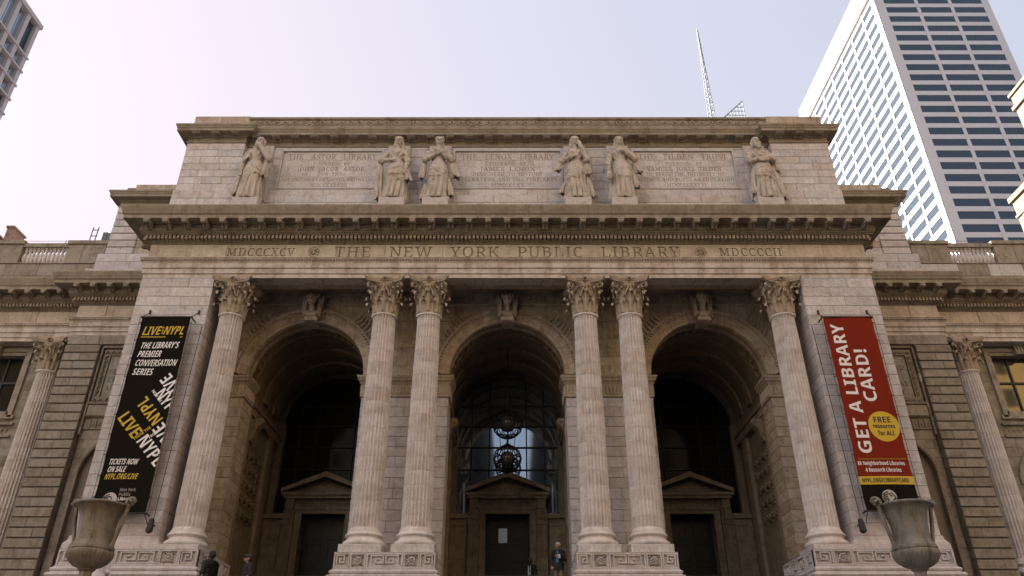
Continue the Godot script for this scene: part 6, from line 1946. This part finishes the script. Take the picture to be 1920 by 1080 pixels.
func far_things() -> void:
	# lattice spire and sloping glass crown of a tower far behind
	var t := group(self, "spire_tower", Vector3(113.9, 0, -330))
	tag(t, "distant glass tower with a tapering lattice spire", "tower")
	var o := B.new()
	o.span(-6, 30, 0, 296, -2, -60); make(t, "tower_body", o, M.steel)
	o = B.new()
	for q in 4:
		var a := TAU * q / 4 + 0.4
		var last := Vector3.ZERO
		for i in 15:
			var f := i / 14.0
			var w := lerpf(2.5, 0.25, pow(f, 0.8))
			var p := Vector3(cos(a) * w, 285 + 84 * f, sin(a) * w)
			var p2 := Vector3(cos(a + PI / 2) * w, 285 + 84 * f, sin(a + PI / 2) * w)
			o.bar(p, p2 + Vector3(0, 0.01, 0), 0.18)
			if i > 0:
				o.bar(last, p, 0.3); o.bar(last, p2, 0.14)
			last = p
	o.bar(Vector3(0, 285, 0), Vector3(0, 371, 0), 0.3)
	make(t, "spire", o, M.steel)
	o = B.new()
	var A := Vector3(4, 296, 0); var Bp := Vector3(19.0, 311.2, 0); var C := Vector3(19.0, 296, 0)
	o.bar(A, Bp, 0.35); o.bar(Bp, C, 0.35)
	for i in 8:
		var x := 4 + 15.0 * i / 8
		o.bar(Vector3(x, 296, 0), Vector3(x, 296 + 15.2 * i / 8 + 0.02, 0), 0.28)
	for i in 4: o.bar(Vector3(4 + 15.0 * (i + 0.5) / 5, 296 + 15.2 * (i + 0.5) / 5, 0), Vector3(19, 296 + 15.2 * (i + 0.5) / 5 + 0.01, 0), 0.25)
	make(t, "glass_crown", o, M.steel)
	# brick house top over the left parapet
	var h := group(self, "brick_house", Vector3(-81.3, 0, -92))
	tag(h, "reddish brick house top with chimneys over the left parapet", "house")
	o = B.new(); o.span(-10, 9.0, 0, 60.6, 0, -14); make(h, "wall", o, M.brick)
	o = B.new(); o.prism(PackedVector2Array([Vector2(-10, 60.6), Vector2(8.4, 60.6), Vector2(5.6, 62.3), Vector2(-10, 62.9)]), -13.5, -0.4); make(h, "roof", o, M.brick)
	for e in [[8.2, 9.1, 63.9], [5.0, 5.9, 63.6]]:
		o = B.new(); o.span(e[0], e[1], 60, e[2], -0.2, -3); o.span(e[0] - 0.15, e[1] + 0.15, e[2] - 0.3, e[2], -0.05, -3.15); make(h, "chimney", o, M.brick)
	# plant on the wing's roof
	var u := group(self, "rooftop_unit", Vector3(-22.9, 20.25, -36))
	tag(u, "small grey ventilation unit on the roof behind the left balustrade", "ventilation unit")
	for i in 3:
		o = B.new(); o.span(0.0 + i * 0.26, 0.24 + i * 0.26, 0, 5.25 - 0.05 * i, 0, -0.6); make(u, "duct", o, M.steel)
	o = B.new()
	for x in [-0.75, -0.45]: o.bar(Vector3(x, 0, 0), Vector3(x + 0.12, 5.6, 0), 0.04)
	for y in [4.6, 5.0, 5.4]: o.bar(Vector3(-0.65, y, 0), Vector3(-0.3, y, 0), 0.04)
	make(u, "ladder_frame", o, M.steel)
	# the street's other side, which the sun strikes and the glass mirrors
	var blocks := [[9.0, 56.0, 23.0, 44.0, 20.0, M.street_stone, "low stone building across the street", 4], [9.0, 22.0, 46.0, 350.0, 120.0, M.dark, "dark tower down the side street across the street", 0], [22.0, 100.0, 46.0, 90.0, 112.0, M.bounce_pale, "added tall pale tower bouncing sunlight, behind the low stone building across the street", 5], [56.0, 80.0, 23.0, 44.0, 50.0, M.buff, "buff masonry building across the street, far from the entrance", 5]]  # tall pale and tan towers are invented to bounce sun onto the front
	for s in [-1.0, 1.0]:
		for e in blocks:
			var w: float = e[1] - e[0]
			var b := group(self, "street_building", Vector3(s * (e[0] + w / 2), 0, e[2]))
			tag(b, (e[6].replace("pale", "tan") if s > 0 else e[6]) + (", south side" if s < 0 else ", north side"), "building", "buildings across the street")
			var wall: Material = M.bounce_tan if s > 0 and e[5] == M.bounce_pale else e[5]
			o = B.new(); o.span(-w / 2, w / 2, 0, e[4], 0, e[3] - e[2]); make(b, "wall", o, wall)
			o = B.new(); o.span(-w / 2 - 0.4, w / 2 - 0.1, e[4] - 1.6, e[4] - 0.4, -0.7, 0); make(b, "street_cornice", o, wall)
			if e[7] == 0: continue
			var f := B.new(); f.span(-0.75, 0.75, 0, 2.4, -0.05, 0.3)
			var m := f.mesh()
			for r in mini(int(e[4] / 4.4) - 1, 9):
				for k in int(w / e[7]): put(b, "window", m, M.dim_glass, Vector3(-w / 2 + e[7] * (k + 0.5), 5 + r * 4.4, 0))

func grounds() -> void:
	var o := B.new()
	o.quad(Vector3(-700, -0.12, 500), Vector3(700, -0.12, 500), Vector3(700, -0.12, -700), Vector3(-700, -0.12, -700))
	structure(make(self, "road", o, M.asphalt))
	o = B.new(); o.span(-120, 120, -0.12, 0.0, 5, -72); structure(make(self, "pavement", o, M.paving))
	o = B.new(); o.span(-120, 120, -0.12, 0.0, 18, 46); structure(make(self, "pavement_001", o, M.paving))
	o = B.new()
	o.span(-30, -8.6, 0, 3.2, -15.5, -33.0); o.span(8.6, 30, 0, 3.2, -15.5, -33.0)
	o.span(-14.9, 14.9, 0.005, 4.205, -19.2, -26.4)
	structure(make(self, "terrace", o, M.paving))
	o = B.new()
	for i in 9: o.span(-14.8, 14.8, 4.0, 5.6 - 0.155 * i, -26.1 + 0.27 * i - 0.4, -26.1 + 0.27 * i)
	for i in 26: o.span(-8.5, 8.5, 0.002, 4.2 - 0.16 * i, -19.3 + 0.3 * i, -19.0 + 0.3 * i)
	structure(make(self, "steps", o, M.paving))

func _ready() -> void:
	var cam := Camera3D.new()
	cam.name = "camera"
	cam.position = Vector3(0.2, 1.6, 0)
	cam.rotation_degrees = Vector3(29.4, 0, 0)
	cam.fov = 41.4; cam.far = 2000.0; cam.near = 0.1
	add_child(cam)
	var env := Environment.new()
	env.background_mode = Environment.BG_SKY
	var pano := PanoramaSkyMaterial.new()
	pano.panorama = sky_picture()
	var sky := Sky.new()
	sky.sky_material = pano
	env.sky = sky
	env.tonemap_mode = Environment.TONE_MAPPER_LINEAR
	env.tonemap_exposure = 6.6
	env.sdfgi_enabled = true; env.ssao_enabled = true; env.ssil_enabled = true
	var we := WorldEnvironment.new()
	we.name = "world"
	we.environment = env
	add_child(we)
	var sun := DirectionalLight3D.new()
	sun.name = "sun"
	sun.light_energy = 1.6; sun.light_color = Color(1.0, 0.97, 0.93); sun.light_angular_distance = 0.5; sun.shadow_enabled = true
	add_child(sun)
	sun.look_at_from_position(Vector3(-0.62, 0.5, -0.42) * 100.0, Vector3.ZERO, Vector3.UP)
	serif = SystemFont.new(); serif.font_names = PackedStringArray(["Droid Serif"])
	sans = SystemFont.new(); sans.font_names = PackedStringArray(["Droid Sans"]); sans.font_weight = 700
	materials()
	rng.seed = 7
	grounds()
	lib = group(self, "library_building")
	tag(lib, "beaux-arts stone library with three arches, paired columns and an inscribed attic", "library")
	portico()
	attic()
	wings()
	white_tower(); grey_tower(); corner_block(); far_things()
	statues()
	banners()
	urns()
	lantern()
	people()
